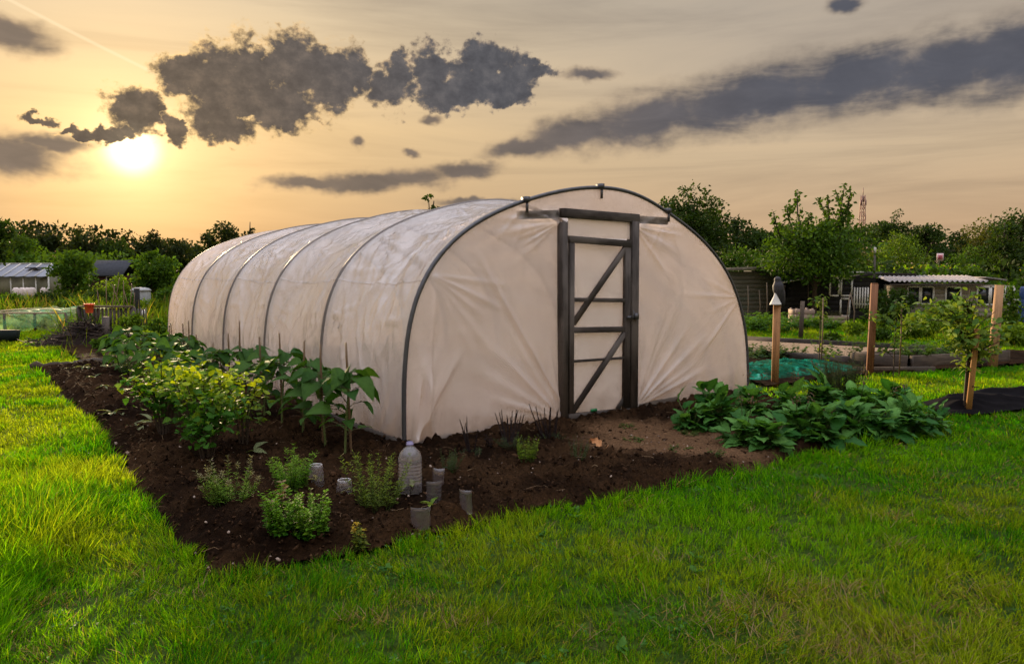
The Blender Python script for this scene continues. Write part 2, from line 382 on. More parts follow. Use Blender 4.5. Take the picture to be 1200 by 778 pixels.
cumulus = [(222, 88, 34, 20), (262, 98, 46, 42), (300, 88, 48, 42), (345, 78, 40, 34), (380, 84, 44, 34), (412, 92, 24, 28), (262, 140, 46, 28), (310, 125, 78, 26), (390, 112, 26, 20),
           (452, 104, 30, 26), (470, 84, 14, 22), (506, 84, 26, 30), (520, 108, 56, 18), (570, 72, 32, 22), (575, 90, 56, 30), (618, 86, 34, 12), (585, 112, 40, 14),
           (158, 130, 32, 28), (186, 124, 13, 22), (136, 158, 20, 7), (104, 156, 28, 5, 6), (48, 138, 18, 7), (206, 148, 10, 14)]
cu = field([(x_, y_, rx_ * 1.1, ry_ * 1.12, *r_) for (x_, y_, rx_, ry_, *r_) in cumulus], n_puff, 1.45)
a_cu = maprange(cu, -0.08, 0.20)
bank = [(612, 172, 56, 13, 10), (670, 158, 80, 22, 10), (760, 140, 110, 34, 9), (880, 116, 130, 38, 9), (1000, 94, 120, 36, 10), (1110, 78, 130, 40, 9), (1210, 62, 120, 46, 8), (690, 86, 40, 8),
        (8, 182, 60, 24), (60, 168, 44, 10), (10, 40, 46, 18, -4), (440, 211, 120, 14, 4), (545, 199, 48, 12, 3), (360, 214, 60, 10), (505, 142, 14, 6), (420, 168, 8, 7), (480, 178, 12, 5), (992, 4, 20, 9), (560, 236, 60, 7)]
n_bank = mth(nt, 'ADD', mth(nt, 'MULTIPLY', n_soft, 0.72), mth(nt, 'MULTIPLY', n_puff, 0.28))
bk = field([(x_, y_, rx_ * 1.15, ry_ * 1.15, *r_) for (x_, y_, rx_, ry_, *r_) in bank], n_bank, 1.05, 2)
a_bk = maprange(bk, -0.10, 0.62)
ccore = mixc(nt, maprange(sang, 3, 26), (.135, .105, .082), (.086, .088, .102))
cedge = mixc(nt, maprange(sang, 3, 26), (1.1, .72, .30), (.26, .21, .17))
cdark = mixc(nt, maprange(cu, -.02, 0.36), cedge, ccore)
cdark = mixc(nt, 1.0, cdark, ramp(nt, noise(nt, vs_ae, 0.8, 8, 0.65), [(0.32, (.70, .71, .74)), (0.5, (1, 1, 1)), (0.68, (1.5, 1.42, 1.32))]), 'MULTIPLY')
bcore = mixc(nt, maprange(sang, 10, 50), (.19, .15, .12), (.074, .082, .108))
bedge = mixc(nt, maprange(sang, 10, 50), (.40, .28, .17), (.25, .205, .165))
bdark = mixc(nt, maprange(bk, 0.0, 0.7), bedge, bcore)
bdark = mixc(nt, 1.0, bdark, ramp(nt, n_soft, [(0.3, (1.3, 1.25, 1.2)), (0.65, (.88, .88, .89))]), 'MULTIPLY')
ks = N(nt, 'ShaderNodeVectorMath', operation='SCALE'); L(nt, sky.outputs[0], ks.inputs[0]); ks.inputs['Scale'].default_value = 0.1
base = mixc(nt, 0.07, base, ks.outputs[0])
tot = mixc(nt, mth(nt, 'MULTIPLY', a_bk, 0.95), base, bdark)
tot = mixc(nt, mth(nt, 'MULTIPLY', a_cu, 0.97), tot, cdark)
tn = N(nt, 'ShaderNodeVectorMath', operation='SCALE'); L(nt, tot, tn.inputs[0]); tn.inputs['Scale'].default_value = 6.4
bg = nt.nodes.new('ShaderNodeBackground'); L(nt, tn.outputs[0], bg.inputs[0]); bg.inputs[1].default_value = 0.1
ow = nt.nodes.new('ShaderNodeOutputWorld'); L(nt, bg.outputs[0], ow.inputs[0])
W.cycles.sampling_method = 'MANUAL'; W.cycles.sample_map_resolution = 512
# ------------------------------------------------------------------ the place: key lines
FL = G(474, 526); FR = G(876, 462); WID = float(np.linalg.norm(FR - FL))
U = (FR - FL) / WID; VV = np.array([-U[1], U[0], 0.0]); Z3 = np.array([0, 0, 1.0]); LEN = 9.6
def TP(s, v, z): return FL + U * s + VV * v + Z3 * z            # tunnel coordinates: across, along, up
def inv_t(x, y):
    dx = np.asarray(x) - FL[0]; dy = np.asarray(y) - FL[1]
    return dx * U[0] + dy * U[1], dx * VV[0] + dy * VV[1]
bed_px = [(38, 432), (70, 462), (104, 497), (130, 536), (150, 574), (185, 608), (206, 638), (224, 668), (262, 676), (300, 672), (340, 662), (400, 652), (450, 645), (520, 626), (600, 606),
          (680, 590), (760, 575), (830, 560), (890, 547), (930, 538), (1000, 523), (1060, 512), (1090, 503), (1080, 488), (1000, 478), (930, 466), (880, 462)]
BED = [tuple(G(*q)[:2]) for q in bed_px] + [tuple(TP(WID + .05, 1.0, 0)[:2]), tuple(TP(2.6, 3, 0)[:2]), tuple(TP(0.3, LEN, 0)[:2]), tuple(TP(-.1, LEN + .25, 0)[:2]), tuple(G(150, 426)[:2]), tuple(G(95, 427)[:2])]
# a slightly wandering edge
def densify(poly, step=0.12):
    out = []
    for i in range(len(poly)):
        a = np.array(poly[i]); b = np.array(poly[(i + 1) % len(poly)]); n = max(1, int(np.linalg.norm(b - a) / step))
        out += [a + (b - a) * k / n for k in range(n)]
    out = np.array(out); w = 0.085
    out[:, 0] += (vnoise(out[:, 0] * 4, out[:, 1] * 4, 3) - .5) * 2 * w; out[:, 1] += (vnoise(out[:, 0] * 4, out[:, 1] * 4, 5) - .5) * 2 * w
    return [tuple(p) for p in out]
BEDW = densify(BED)
BACKBED = [tuple(G(*q)[:2]) for q in [(874, 447), (900, 455), (960, 446), (1015, 440), (1075, 436), (1175, 430), (1210, 426), (1210, 412), (1070, 409), (873, 396)]]
HEAP = [tuple(G(*q)[:2]) for q in [(70, 410), (95, 424), (200, 424), (214, 402), (150, 392), (85, 392)]]
def soil_z(x, y):
    """height of the bed surface above the lawn"""
    d = poly_dist(x, y, BED); ins = in_poly(x, y, BEDW)
    e = sstep(0, .22, d)
    clod = np.abs(fbm(x * 8, y * 8, 4, 11) - .5) * 2.6
    big = fbm(x * 1.3, y * 1.3, 3, 23) - .4
    soft = pathmask(x, y)
    z = .012 + .05 * big * (1 - .7 * soft) + (.075 * clod + .085 * (fbm(x * 24, y * 24, 3, 31) - .2)) * (1 - .75 * soft)
    return np.where(ins, z * e + .004, 0.0) - .03 * (1 - e) * ins
PATH = [tuple(G(*q)[:2]) for q in [(690, 505), (735, 498), (800, 503), (860, 512), (905, 528), (890, 542), (840, 540), (770, 536), (700, 528)]]
def pathmask(x, y):
    d = poly_dist(x, y, PATH); ins = in_poly(x, y, PATH)
    return sstep(-.25, .15, np.where(ins, d, -d) + .25 * (fbm(np.asarray(x) * 3, np.asarray(y) * 3, 3, 77) - .5))

# ------------------------------------------------------------------ ground: one sheet to the horizon
def axis(lo, hi, fine_lo, fine_hi, step):
    a = list(np.arange(fine_lo, fine_hi, step)); g = step; x = fine_hi
    while x < hi: a.append(x); g *= 1.25; x += g
    x = fine_lo; g = step
    while x > lo: g *= 1.25; x -= g; a.append(x)
    return np.sort(np.array(a))
gx = axis(-3000, 3000, -30, 30, .5); gy = axis(-400, 4000, -4, 50, .5)
X, Y = np.meshgrid(gx, gy, indexing='ij')
zz = -.03 + (fbm(X * .8, Y * .8, 3, 2) - .5) * .03
P = np.stack([X, Y, zz], -1)
mg = bpy.data.materials.new('lawn_ground'); nt = nt_new(mg)
gp = geopos(nt)
c1 = ramp(nt, noise(nt, gp, 0.9, 5, .6), [(.3, (.022, .05, .006)), (.5, (.035, .07, .008)), (.72, (.06, .075, .016))])
c2 = ramp(nt, noise(nt, gp, 25, 4, .7), [(.35, (.45, .4, .35)), (.65, (1.25, 1.25, 1.1))])
finish(nt, princ(nt, mixc(nt, 1, c1, c2, 'MULTIPLY'), .95, .1, 0, bump(nt, noise(nt, gp, 30, 4), .8, .03)))
b = MB(); b.grid(P); o = b.build('ground', mg, smooth=True); tag(o, 'flat allotment ground under the grass', None, kind='structure')

# soil bed
def soil_mesh(name, poly_edge, zf, step, x0, x1, y0, y1, mat):
    xs = np.arange(x0, x1, step); ys = np.arange(y0, y1, step); X, Y = np.meshgrid(xs, ys, indexing='ij')
    X = X + (rng.random(X.shape) - .5) * step * .5; Y = Y + (rng.random(X.shape) - .5) * step * .5
    ins = in_poly(X, Y, poly_edge); m = ins[:-1, :-1] & ins[1:, 1:] & ins[1:, :-1] & ins[:-1, 1:]
    z = zf(X, Y); soft = pathmask(X, Y); P = np.stack([X, Y, z], -1)
    idx = np.full(X.size, -1); idf = np.arange(X.size).reshape(X.shape)
    q = np.stack([idf[:-1, :-1], idf[1:, :-1], idf[1:, 1:], idf[:-1, 1:]], -1)[m]
    used = np.unique(q); idx[used] = np.arange(len(used))
    # damp dark loam, reddish dry crumbs, pale trodden earth in front of the door
    t = sstep(.28, .72, fbm(X * 1.6, Y * 1.6, 5, 41, .6))[..., None]
    c = np.array([.010, .0050, .0026]) * (1 - t) + np.array([.038, .0200, .0095]) * t
    c = c * (1 - .8 * soft[..., None]) + np.array([.15, .085, .045]) * .8 * soft[..., None]
    b = MB(); b.add(P.reshape(-1, 3)[used], idx[q], c.reshape(-1, 3)[used]); return b.build(name, mat)
msoil = bpy.data.materials.new('loam'); nt = nt_new(msoil)
gp = geopos(nt); nn = mth(nt, 'ADD', mth(nt, 'MULTIPLY', noise(nt, gp, 42, 6, .75), .6), mth(nt, 'MULTIPLY', noise(nt, gp, 150, 4, .7), .4))
k = ramp(nt, nn, [(.36, (.3, .28, .26)), (.5, (1, 1, 1)), (.60, (1.7, 1.6, 1.5)), (.70, (3.2, 2.9, 2.5))])
finish(nt, princ(nt, mixc(nt, 1, attr(nt, 'col'), k, 'MULTIPLY'), 1.0, .04, 0, bump(nt, nn, 1.0, .02)))
bx = np.array(BED)
o = soil_mesh('soil_bed', BEDW, soil_z, .022, bx[:, 0].min() - .1, bx[:, 0].max() + .1, bx[:, 1].min() - .1, 9.0, msoil)
tag(o, 'dark dug soil of the planting bed round the polytunnel', None, kind='structure')
def soil_far(x, y): return soil_z(x, y) + .0
o = soil_mesh('soil_bed', BEDW, soil_z, .045, bx[:, 0].min() - .1, 3.3, 9.0, bx[:, 1].max() + .1, msoil)
tag(o, 'dark dug soil at the far end of the planting bed', None, kind='structure')
def flat_z(x, y): return .006 + .05 * fbm(np.asarray(x) * 7, np.asarray(y) * 7, 4, 61)
bb = np.array(BACKBED)
o = soil_mesh('soil_strip', BACKBED, flat_z, .06, bb[:, 0].min(), bb[:, 0].max(), bb[:, 1].min(), bb[:, 1].max(), msoil)
tag(o, 'bare soil strip under the posts and raised beds', None, kind='structure')
bb = np.array(HEAP)
o = soil_mesh('bare_earth', HEAP, flat_z, .08, bb[:, 0].min(), bb[:, 0].max(), bb[:, 1].min(), bb[:, 1].max(), msoil)
tag(o, 'bare earth beside the brush heap', None, kind='structure')

# loose clods and pale grit on the bed
ico_v = norm(np.array([(-1, 1.618, 0), (1, 1.618, 0), (-1, -1.618, 0), (1, -1.618, 0), (0, -1, 1.618), (0, 1, 1.618), (0, -1, -1.618), (0, 1, -1.618), (1.618, 0, -1), (1.618, 0, 1), (-1.618, 0, -1), (-1.618, 0, 1)], float))
ico_f = [(0, 11, 5), (0, 5, 1), (0, 1, 7), (0, 7, 10), (0, 10, 11), (1, 5, 9), (5, 11, 4), (11, 10, 2), (10, 7, 6), (7, 1, 8), (3, 9, 4), (3, 4, 2), (3, 2, 6), (3, 6, 8), (3, 8, 9), (4, 9, 5), (2, 4, 11), (6, 2, 10), (8, 6, 7), (9, 8, 1)]
def in_bed_pts(n, margin=.06):
    x = rng.uniform(bx[:, 0].min(), bx[:, 0].max(), n); y = bx[:, 1].min() + (bx[:, 1].max() - bx[:, 1].min()) * rng.random(n) ** 1.5
    s, v = inv_t(x, y); ok = in_poly(x, y, BED) & (poly_dist(x, y, BED) > margin) & ~((s > -.05) & (s < WID) & (v > -.05)); return x[ok], y[ok]
b = MB(); x, y = in_bed_pts(56000); pm = pathmask(x, y); kk = rng.random(len(x)) > pm * .85; x, y = x[kk], y[kk]; k = len(x)
sc = rng.uniform(.003, .011, k) * (1 + .9 * (rng.random(k) > .9)); S = np.stack([sc * rng.uniform(.6, 1.9, k), sc * rng.uniform(.6, 1.4, k), sc * rng.uniform(.35, .9, k)], 1)
dd = rand_dirs(k); sd, d_, n_ = frames(dd, rng.uniform(0, 6, k))
t = rng.random((k, 1)); cc = np.array([.014, .0075, .0045]) * (1 - t) + np.array([.075, .040, .021]) * t ** 1.5
b.inst(ico_v * (1 + .42 * rng.uniform(-1, 1, size=(12, 1))), ico_f, np.stack([x, y, soil_z(x, y) + sc * .2], 1), sd, d_, n_, S, cc)
o = b.build('soil_clods', msoil); tag(o, 'crumbs and clods of loose dark soil on the bed', None, kind='stuff')
b = MB(); x, y = in_bed_pts(1500); k = len(x); sc = rng.uniform(.004, .011, k) * (1 + .9 * (rng.random(k) > .93))
t = rng.random((k, 1)); cc = np.array([.14, .09, .065]) * (1 - t) + np.array([.42, .32, .26]) * t
sd, d_, n_ = frames(rand_dirs(k))
b.inst(ico_v * (1 + .2 * rng.normal(size=(12, 1))), ico_f, np.stack([x, y, soil_z(x, y) + sc * .4], 1), sd, d_, n_, np.stack([sc, sc * 1.2, sc * .7], 1), cc)
o = b.build('gravel', M_vcol('grit', .8, .3)); tag(o, 'small pale stones scattered over the dark soil', None, kind='stuff')
# dead straws and stalks on the soil
b = MB(); x, y = in_bed_pts(900); k = len(x)
for i in range(k):
    a = rng.uniform(0, 6.28); l = rng.uniform(.03, .14); z = float(soil_z(x[i:i + 1], y[i:i + 1])[0]) + .008
    p0 = np.array([x[i], y[i], z]); p2 = p0 + np.array([math.cos(a) * l, math.sin(a) * l, rng.uniform(-.004, .02)]); p1 = (p0 + p2) / 2 + rng.normal(size=3) * l * .12
    t = rng.random(); b.tube([p0, p1, p2], .0014, 3, np.array([.16, .09, .05]) * (1 - t) + np.array([.36, .24, .13]) * t, False)
o = b.build('straw_litter', m_stem); tag(o, 'dead stalks and straw lying on the dug soil', None, kind='stuff')

# ------------------------------------------------------------------ grass
def blades(name, n, area, dens, hfun, wfun, cfun, label, mat=m_grass, bend=(.3, .9), zf=None):
    pass
def grass(xy, h, w, col, lean, az, curl, mat, name, label):
    k = len(xy)
    dx = np.cos(az); dy = np.sin(az)
    fa = az + rng.normal(0, .9, k) + math.pi / 2; sx_, sy_ = np.cos(fa), np.sin(fa)
    z0 = np.full(k, -.03) if xy.shape[1] == 2 else xy[:, 2]
    V = np.zeros((k, 7, 3))
    for j, (t, wf) in enumerate(((0, 1.0), (.38, .95), (.74, .6))):
        off = lean * t * h + curl * t * t * h; zt = z0 + h * t * np.sqrt(np.clip(1 - .35 * (lean + curl * t) ** 2 * t, .1, 1))
        for q, sg in ((0, -1), (1, 1)):
            V[:, j * 2 + q, 0] = xy[:, 0] + dx * off + sx_ * sg * w * wf / 2; V[:, j * 2 + q, 1] = xy[:, 1] + dy * off + sy_ * sg * w * wf / 2; V[:, j * 2 + q, 2] = zt
    off = lean * h + curl * h
    V[:, 6, 0] = xy[:, 0] + dx * off; V[:, 6, 1] = xy[:, 1] + dy * off; V[:, 6, 2] = z0 + h * np.sqrt(np.clip(1 - .35 * (lean + curl) ** 2, .1, 1))
    fq = np.array([(0, 1, 3, 2), (2, 3, 5, 4)]); ft = np.array([(4, 5, 6)]); base = (np.arange(k) * 7)[:, None, None]
    b = MB(); C = np.repeat(col[:, None], 7, 1)
    b.add(V.reshape(-1, 3), (fq[None] + base).reshape(-1, 4), C.reshape(-1, 3)); b.n -= 7 * k
    b.f.append((ft[None] + base).reshape(-1, 3)); b.n += 7 * k
    o = b.build(name, mat); tag(o, label, None, kind='stuff'); return o
def lawn_cols(x, y):
    k = len(x)
    g1, g2, g3 = np.array([.048, .22, .003]), np.array([.17, .37, .005]), np.array([.34, .37, .015])
    straw = np.array([.42, .29, .12])
    t = sstep(.3, .7, fbm(x * .9, y * .9, 3, 101) + rng.normal(0, .16, k))[:, None]
    c = g1 * (1 - t) + g2 * t
    # dry yellow patches: bottom right corner (partly painting light through the tunnel), the strip left of the bed, along the path
    dry = sstep(.45, .75, fbm(x * 1.2, y * 1.2, 4, 131) + .36 * sstep(.4, 1.8, x) * sstep(4.5, 3.2, y) + .12 * sstep(-1.2, -2.2, x) * sstep(3.6, 5, y) + rng.normal(0, .12, k))[:, None]
    c = c * (1 - .7 * dry) + g3 * .7 * dry
    sp = .03 + .32 * sstep(.56, .8, fbm(x * 2.3, y * 2.3, 4, 151) + .20 * sstep(.6, 1.8, x) * sstep(4.4, 3.2, y))
    s_ = (rng.random(k) < sp)[:, None]
    c = np.where(s_, straw * rng.uniform(.6, 1.1, (k, 1)), c)
    return c * rng.uniform(.4, 1.5, (k, 1)), s_[:, 0]
MEMB = [tuple(G(*q)[:2]) for q in [(1078, 472), (1110, 464), (1150, 457), (1240, 451), (1245, 472), (1195, 481), (1150, 487), (1105, 485)]]
def lawn_pts(n, ymax, ymin=2.4, p=1.6, xl=.76):
    # density falls with distance
    t = rng.random(n); a = 2 - p
    y = (ymin ** a + (ymax ** a - ymin ** a) * t) ** (1 / a); x = rng.uniform(-1, 1, n) * (xl * y + 3.0)
    vis = (np.abs(x) < xl * y + .3) | (rng.random(n) < .42); x, y = x[vis], y[vis]; n = len(x)
    ins = in_poly(x, y, BEDW) & (poly_dist(x, y, BED) > .14 * (fbm(x * 6, y * 6, 2, 83) - .35) + .01); s, v = inv_t(x, y)
    tun = (s > 0) & (s < WID) & (v > 0) & (v < LEN)
    mb = in_poly(x, y, MEMB) | in_poly(x, y, BACKBED) | in_poly(x, y, HEAP)
    ok = ~ins & ~tun & ~mb
    return x[ok], y[ok]
x, y = lawn_pts(1150000, 26.0)
right_far = (x > 0) & (y > 14)
tuft = fbm(x * 11, y * 11, 2, 15); keep = ~(right_far & (rng.random(len(x)) < .3)) & (rng.random(len(x)) < .32 + 1.0 * sstep(.32, .62, tuft)); x, y = x[keep], y[keep]; k = len(x)
tall = sstep(-1.95, -2.6, x + .28 * (y - 3)) * sstep(7.0, 4.5, y)                       # uncut corner at the left
tall = np.maximum(tall, sstep(.18, .02, poly_dist(x, y, BED)) * .30 * (fbm(x * 5, y * 5, 3, 9) > .5))
patch = fbm(x * 2.2, y * 2.2, 3, 19); tuft = fbm(x * 11, y * 11, 2, 15)
h = .76 * (.022 + .055 * patch + .09 * fbm(x * 7, y * 7, 2, 29) ** 2 * patch) * rng.uniform(.55, 1.5, k) * (.55 + .9 * tuft) * (1 + .45 * sstep(8, 20, y)) + tall * rng.uniform(.05, .22, k)
w = .0034 * (np.maximum(y, 3) / 3) ** .85 * rng.uniform(.7, 1.3, k) * (1 + .4 * tall)
c, is_s = lawn_cols(x, y); h = np.where(is_s, h * rng.uniform(.5, 1.1, k), h)
azb = fbm(x * 1.7, y * 1.7, 3, 201) * 12 + rng.normal(0, 1.3, k)
lean = np.abs(rng.normal(.25, .3, k)); lean = np.where(is_s, lean + .7, lean); curl = np.abs(rng.normal(.2, .25, k))
s_ = lean + curl; f_ = np.minimum(1, 1.25 / (s_ + 1e-6)); lean *= f_; curl *= f_
grass(np.stack([x, y], 1), h, w, c, lean, azb, curl, m_grass, 'lawn_grass', 'mown lawn grass in front of and around the planting bed')

# pale dead thatch lying in the turf
ox, oy = [], []
for (px, py, r_, n_) in [(972, 702, .07, 150), (1005, 692, .05, 90), (832, 721, .13, 260), (858, 715, .08, 120), (955, 690, .05, 60), (1060, 641, .06, 70), (1048, 608, .07, 110), (1088, 752, .14, 240), (1005, 766, .09, 150), (862, 756, .10, 130), (424, 728, .045, 90), (547, 733, .05, 60), (890, 660, .07, 60), (760, 655, .07, 60), (1140, 600, .06, 70), (1150, 690, .10, 110), (930, 745, .10, 90), (205, 700, .06, 50), (1100, 560, .05, 50), (690, 745, .06, 50)]:
    p = G(px, py); k = int(n_ * .6); ox.append(p[0] + rng.normal(0, r_ * 1.5, k)); oy.append(p[1] + rng.normal(0, r_ * .8, k))
x = np.concatenate(ox); y = np.concatenate(oy); k = len(x); t = rng.random((k, 1))
grass(np.stack([x, y, np.full(k, -.01) + rng.uniform(0, .03, k)], 1), rng.uniform(.03, .08, k), np.full(k, .0034), (np.array([.20, .12, .055]) * (1 - t) + np.array([.48, .34, .18]) * t), np.full(k, 1.0), rng.uniform(0, 6.28, k), rng.uniform(.1, .3, k), m_grass, 'dry_thatch', 'pale dead thatch lying in the turf')

# clover, plantain and dandelion leaves in the turf
x, y = lawn_pts(2600, 14.0, p=1.2); kk = fbm(x * 1.1, y * 1.1, 3, 211) > .5; x, y = x[kk], y[kk]
m_per = 7; k = len(x) * m_per; X_ = np.repeat(x, m_per) + rng.normal(0, .012, k); Y_ = np.repeat(y, m_per) + rng.normal(0, .012, k); a = rng.uniform(0, 6.28, k); e = rng.uniform(.15, .9, k)
d = np.stack([np.cos(a) * np.cos(e), np.sin(a) * np.cos(e), np.sin(e)], 1); sd, dd, nn_ = frames(d, rng.normal(0, .4, k)); big_ = np.repeat(rng.random(len(x)) < .12, m_per)
sc = np.where(big_, rng.uniform(.03, .06, k), rng.uniform(.012, .024, k)); t = rng.random((k, 1)); cc = np.array([.03, .11, .012]) * (1 - t) + np.array([.09, .22, .03]) * t
b = MB(); b.inst(LEAF_O[0], LEAF_O[1], np.stack([X_, Y_, np.where(big_, -.01, rng.uniform(.0, .035, k))], 1), sd, dd, nn_, sc, cc); o = b.build('lawn_weeds', m_leaf); tag(o, 'clover and dandelion leaves scattered through the turf', None, kind='stuff')
# ------------------------------------------------------------------ polytunnel
tun = thing('polytunnel', 'large milky white plastic polytunnel on grey hoops with a dark timber door', 'polytunnel', FL, math.atan2(U[1], U[0]))
# local coordinates: x across, y along, z up
prof_pts = np.array([(0, -.05), (0, .25), (-.005, .55), (.02, .9), (.055, 1.18), (.18, 1.53), (.38, 1.80), (.64, 2.02), (1.0, 2.21), (1.42, 2.36), (1.9, 2.49), (2.42, 2.565), (2.9, 2.55), (3.25, 2.46), (3.53, 2.34), (4.05, 2.12), (4.5, 1.83), (4.78, 1.55), (4.95, 1.28), (5.08, .98), (5.14, .74), (5.18, .4), (WID, .2), (WID, -.05)])
def smooth_poly(p, n):
    d = np.r_[0, np.cumsum(np.linalg.norm(np.diff(p, axis=0), axis=1))]; t = np.linspace(0, d[-1], 400)
    q = np.stack([np.interp(t, d, p[:, 0]), np.interp(t, d, p[:, 1])], 1)
    for _ in range(250): q[1:-1] = .25 * q[:-2] + .5 * q[1:-1] + .25 * q[2:]
    d = np.r_[0, np.cumsum(np.linalg.norm(np.diff(q, axis=0), axis=1))]; t = np.linspace(0, d[-1], n)
    return np.stack([np.interp(t, d, q[:, 0]), np.interp(t, d, q[:, 1])], 1), d[-1]
NP_ = 210
prof, ARC = smooth_poly(prof_pts, NP_)
tg = np.gradient(prof, axis=0); tg /= np.linalg.norm(tg, axis=1)[:, None]; pn = np.stack([-tg[:, 1], tg[:, 0]], 1)   # outward
NB = 5; BAY = LEN / NB
m_film_pipe = M_plain('film_covered_pipe', (.15, .125, .115), .5, .4, 0, .15, 14)
for k in range(NB + 1):
    b = MB(); q = prof[::2]; r = .021 if k in (0, NB) else .036
    b.tube(np.stack([q[:, 0], np.full(len(q), k * BAY), q[:, 1]], 1), r, 10, (1, 1, 1), True)
    b.build('hoop', m_pipe if k in (0, NB) else m_film_pipe, tun, True)
# plastic cover
def M_sheet(name, base, transp=.10, trans=.45, rough=.32, sc=1.0, edge=False):
    m = bpy.data.materials.new(name); nt = nt_new(m)
    oc = objco(nt)
    dirt = noise(nt, vscale(nt, oc, (1, 1, .5)), 1.6, 5, .65)
    c = mixc(nt, 1, tuple(base), ramp(nt, dirt, [(.3, (.90, .88, .86)), (.6, (1, 1, 1))]), 'MULTIPLY')
    # film turns browner towards the ground, with a noisy edge
    sp = nt.nodes.new('ShaderNodeSeparateXYZ'); L(nt, oc, sp.inputs[0])
    hz = mth(nt, 'ADD', sp.outputs[2], mth(nt, 'MULTIPLY', mth(nt, 'SUBTRACT', noise(nt, oc, 5, 4, .6), .5), .5))
    c = mixc(nt, mth(nt, 'MULTIPLY', ramp(nt, hz, [(.0, (1, 1, 1)), (.34, (0, 0, 0))]), .6), c, (.30, .22, .15))
    w1 = noise(nt, vscale(nt, oc, (3.0, 7.0, 3.0)), sc, 3, .5, 1.2); w2 = noise(nt, oc, 60, 2, .5)
    h = mth(nt, 'ADD', mth(nt, 'MULTIPLY', w1, 1.0), mth(nt, 'MULTIPLY', w2, .04))
    bn = bump(nt, h, .6, .03)
    p = princ(nt, c, rough, .9, 0, bn, **{'Coat Weight': .8, 'Coat Roughness': rough * .8})
    t = nt.nodes.new('ShaderNodeBsdfTranslucent'); L(nt, mixc(nt, 1, c, (1.0, .95, .89), 'MULTIPLY'), t.inputs[0]); L(nt, bn, t.inputs[1])
    m1 = nt.nodes.new('ShaderNodeMixShader'); m1.inputs[0].default_value = trans; L(nt, p, m1.inputs[1]); L(nt, t.outputs[0], m1.inputs[2])
    tr = nt.nodes.new('ShaderNodeBsdfTransparent'); tr.inputs[0].default_value = (.95, .9, .85, 1)
    m2 = nt.nodes.new('ShaderNodeMixShader'); m2.inputs[0].default_value = transp; (L(nt, mth(nt, 'SUBTRACT', 1.0, mth(nt, 'MULTIPLY', attr(nt, 'col', 'Fac'), 1 - transp)), m2.inputs[0]) if edge else None); L(nt, m1.outputs[0], m2.inputs[1]); L(nt, tr.outputs[0], m2.inputs[2])
    finish(nt, m2.outputs[0]); return m
m_sheet = M_sheet('polythene', (.86, .795, .78), .05, .47, .17)
m_sheet_f = M_sheet('polythene_front', (.84, .765, .745), .07, .48, .32, .6, True)
def ridge(n): return np.clip(1 - np.abs(n - .5) * 6.0, 0, 1) ** 1.5
ny = 620
yy = np.linspace(0, LEN, ny); a_ = np.linspace(0, ARC, NP_)
A, Yg = np.meshgrid(a_, yy, indexing='ij')
fr = (Yg / BAY) % 1.0; bay = np.floor(Yg / BAY - 1e-6)
sag = np.sin(math.pi * np.clip(fr, 0, 1)) ** .8
upper = sstep(.6, 1.6, A) * sstep(.6, 1.6, ARC - A)
disp = -.125 * sag * (.25 + .75 * upper)
wob = fbm(A * .8 + bay * 3.7, Yg * .8, 3, 301)
for (ang, fa, fb, amp, sd_) in ((R(62), .45, 4.2, .020, 311), (R(118), .5, 4.6, .020, 321), (R(82), .35, 6.0, .012, 331)):
    s1 = Yg * math.cos(ang) + A * math.sin(ang); s2 = -Yg * math.sin(ang) + A * math.cos(ang)
    nz = fbm(s1 * fa + bay * 5.1, s2 * fb / 2 + wob * .9 + bay * 2.3, 3, sd_)
    msk = sstep(.42, .62, fbm(A * .55 + bay * 7, Yg * .5, 2, sd_ + 5))
    disp += 1.7 * amp * ridge(nz) * msk * sag ** .6
    disp += 2.2 * amp * (nz - .5) * sag ** .6
for (ang, fa, fb, amp, sd_) in ((R(10), .55, 7.0, .020, 441), (R(-16), .6, 8.0, .020, 451), (R(28), .6, 7.0, .018, 461), (R(-4), 1.2, 18, .008, 471), (R(20), 1.2, 20, .007, 481)):
    s1 = Yg * math.cos(ang) + A * math.sin(ang); s2 = -Yg * math.sin(ang) + A * math.cos(ang)
    nz = vnoise(s1 * fa + bay * 5.1, s2 * fb / 2 + wob * 2 + bay * 2.3, sd_)
    disp += amp * (ridge(nz) - .25) * sstep(.30, .58, fbm(A * .7 + bay * 7, Yg * .7, 2, sd_ + 5)) * sag ** .5 * sstep(.9, 1.7, A) * sstep(.9, 1.7, ARC - A)
for (ang, fa, fb, amp, sd_) in ((R(80), .5, 15, .007, 361), (R(48), .9, 13, .008, 371), (R(128), .9, 13, .008, 381)):
    s1 = Yg * math.cos(ang) + A * math.sin(ang); s2 = -Yg * math.sin(ang) + A * math.cos(ang)
    nz = vnoise(s1 * fa + bay * 5.1, s2 * fb / 2 + wob * 3 + bay * 2.3, sd_)
    disp += amp * ridge(nz) * sstep(.40, .66, fbm(A * .8 + bay * 7, Yg * .8, 2, sd_ + 5)) * sag ** .4
# fans of tension creases running off the front hoop and the inner hoops at the shoulder
for k in range(NB):
    for (a0, spread, ln, amp) in ((2.35, 1.2, 1.3, .022), (1.2, .8, .9, .014), (3.5, 1.0, 1.2, .016), (ARC - 2.3, 1.2, 1.2, .02)):
        for side_ in (0, 1):
            y0 = (k + side_) * BAY; r_ = (Yg - y0) * (1 if side_ == 0 else -1)
            th = np.arctan2(A - a0, np.maximum(r_, 1e-3)); rr = np.hypot(A - a0, r_)
            f = ridge(vnoise(th * 8 + 3.1 * k, np.full_like(th, a0 * 3.3 + side_ * 11), 341 + k)) * np.exp(-(th / spread) ** 2) * sstep(.03, .2, rr) * sstep(ln, ln * .35, rr)
            disp += np.where((r_ > 0) & (r_ < BAY), amp * f * (2.6 if k == 0 else 1.8), 0)
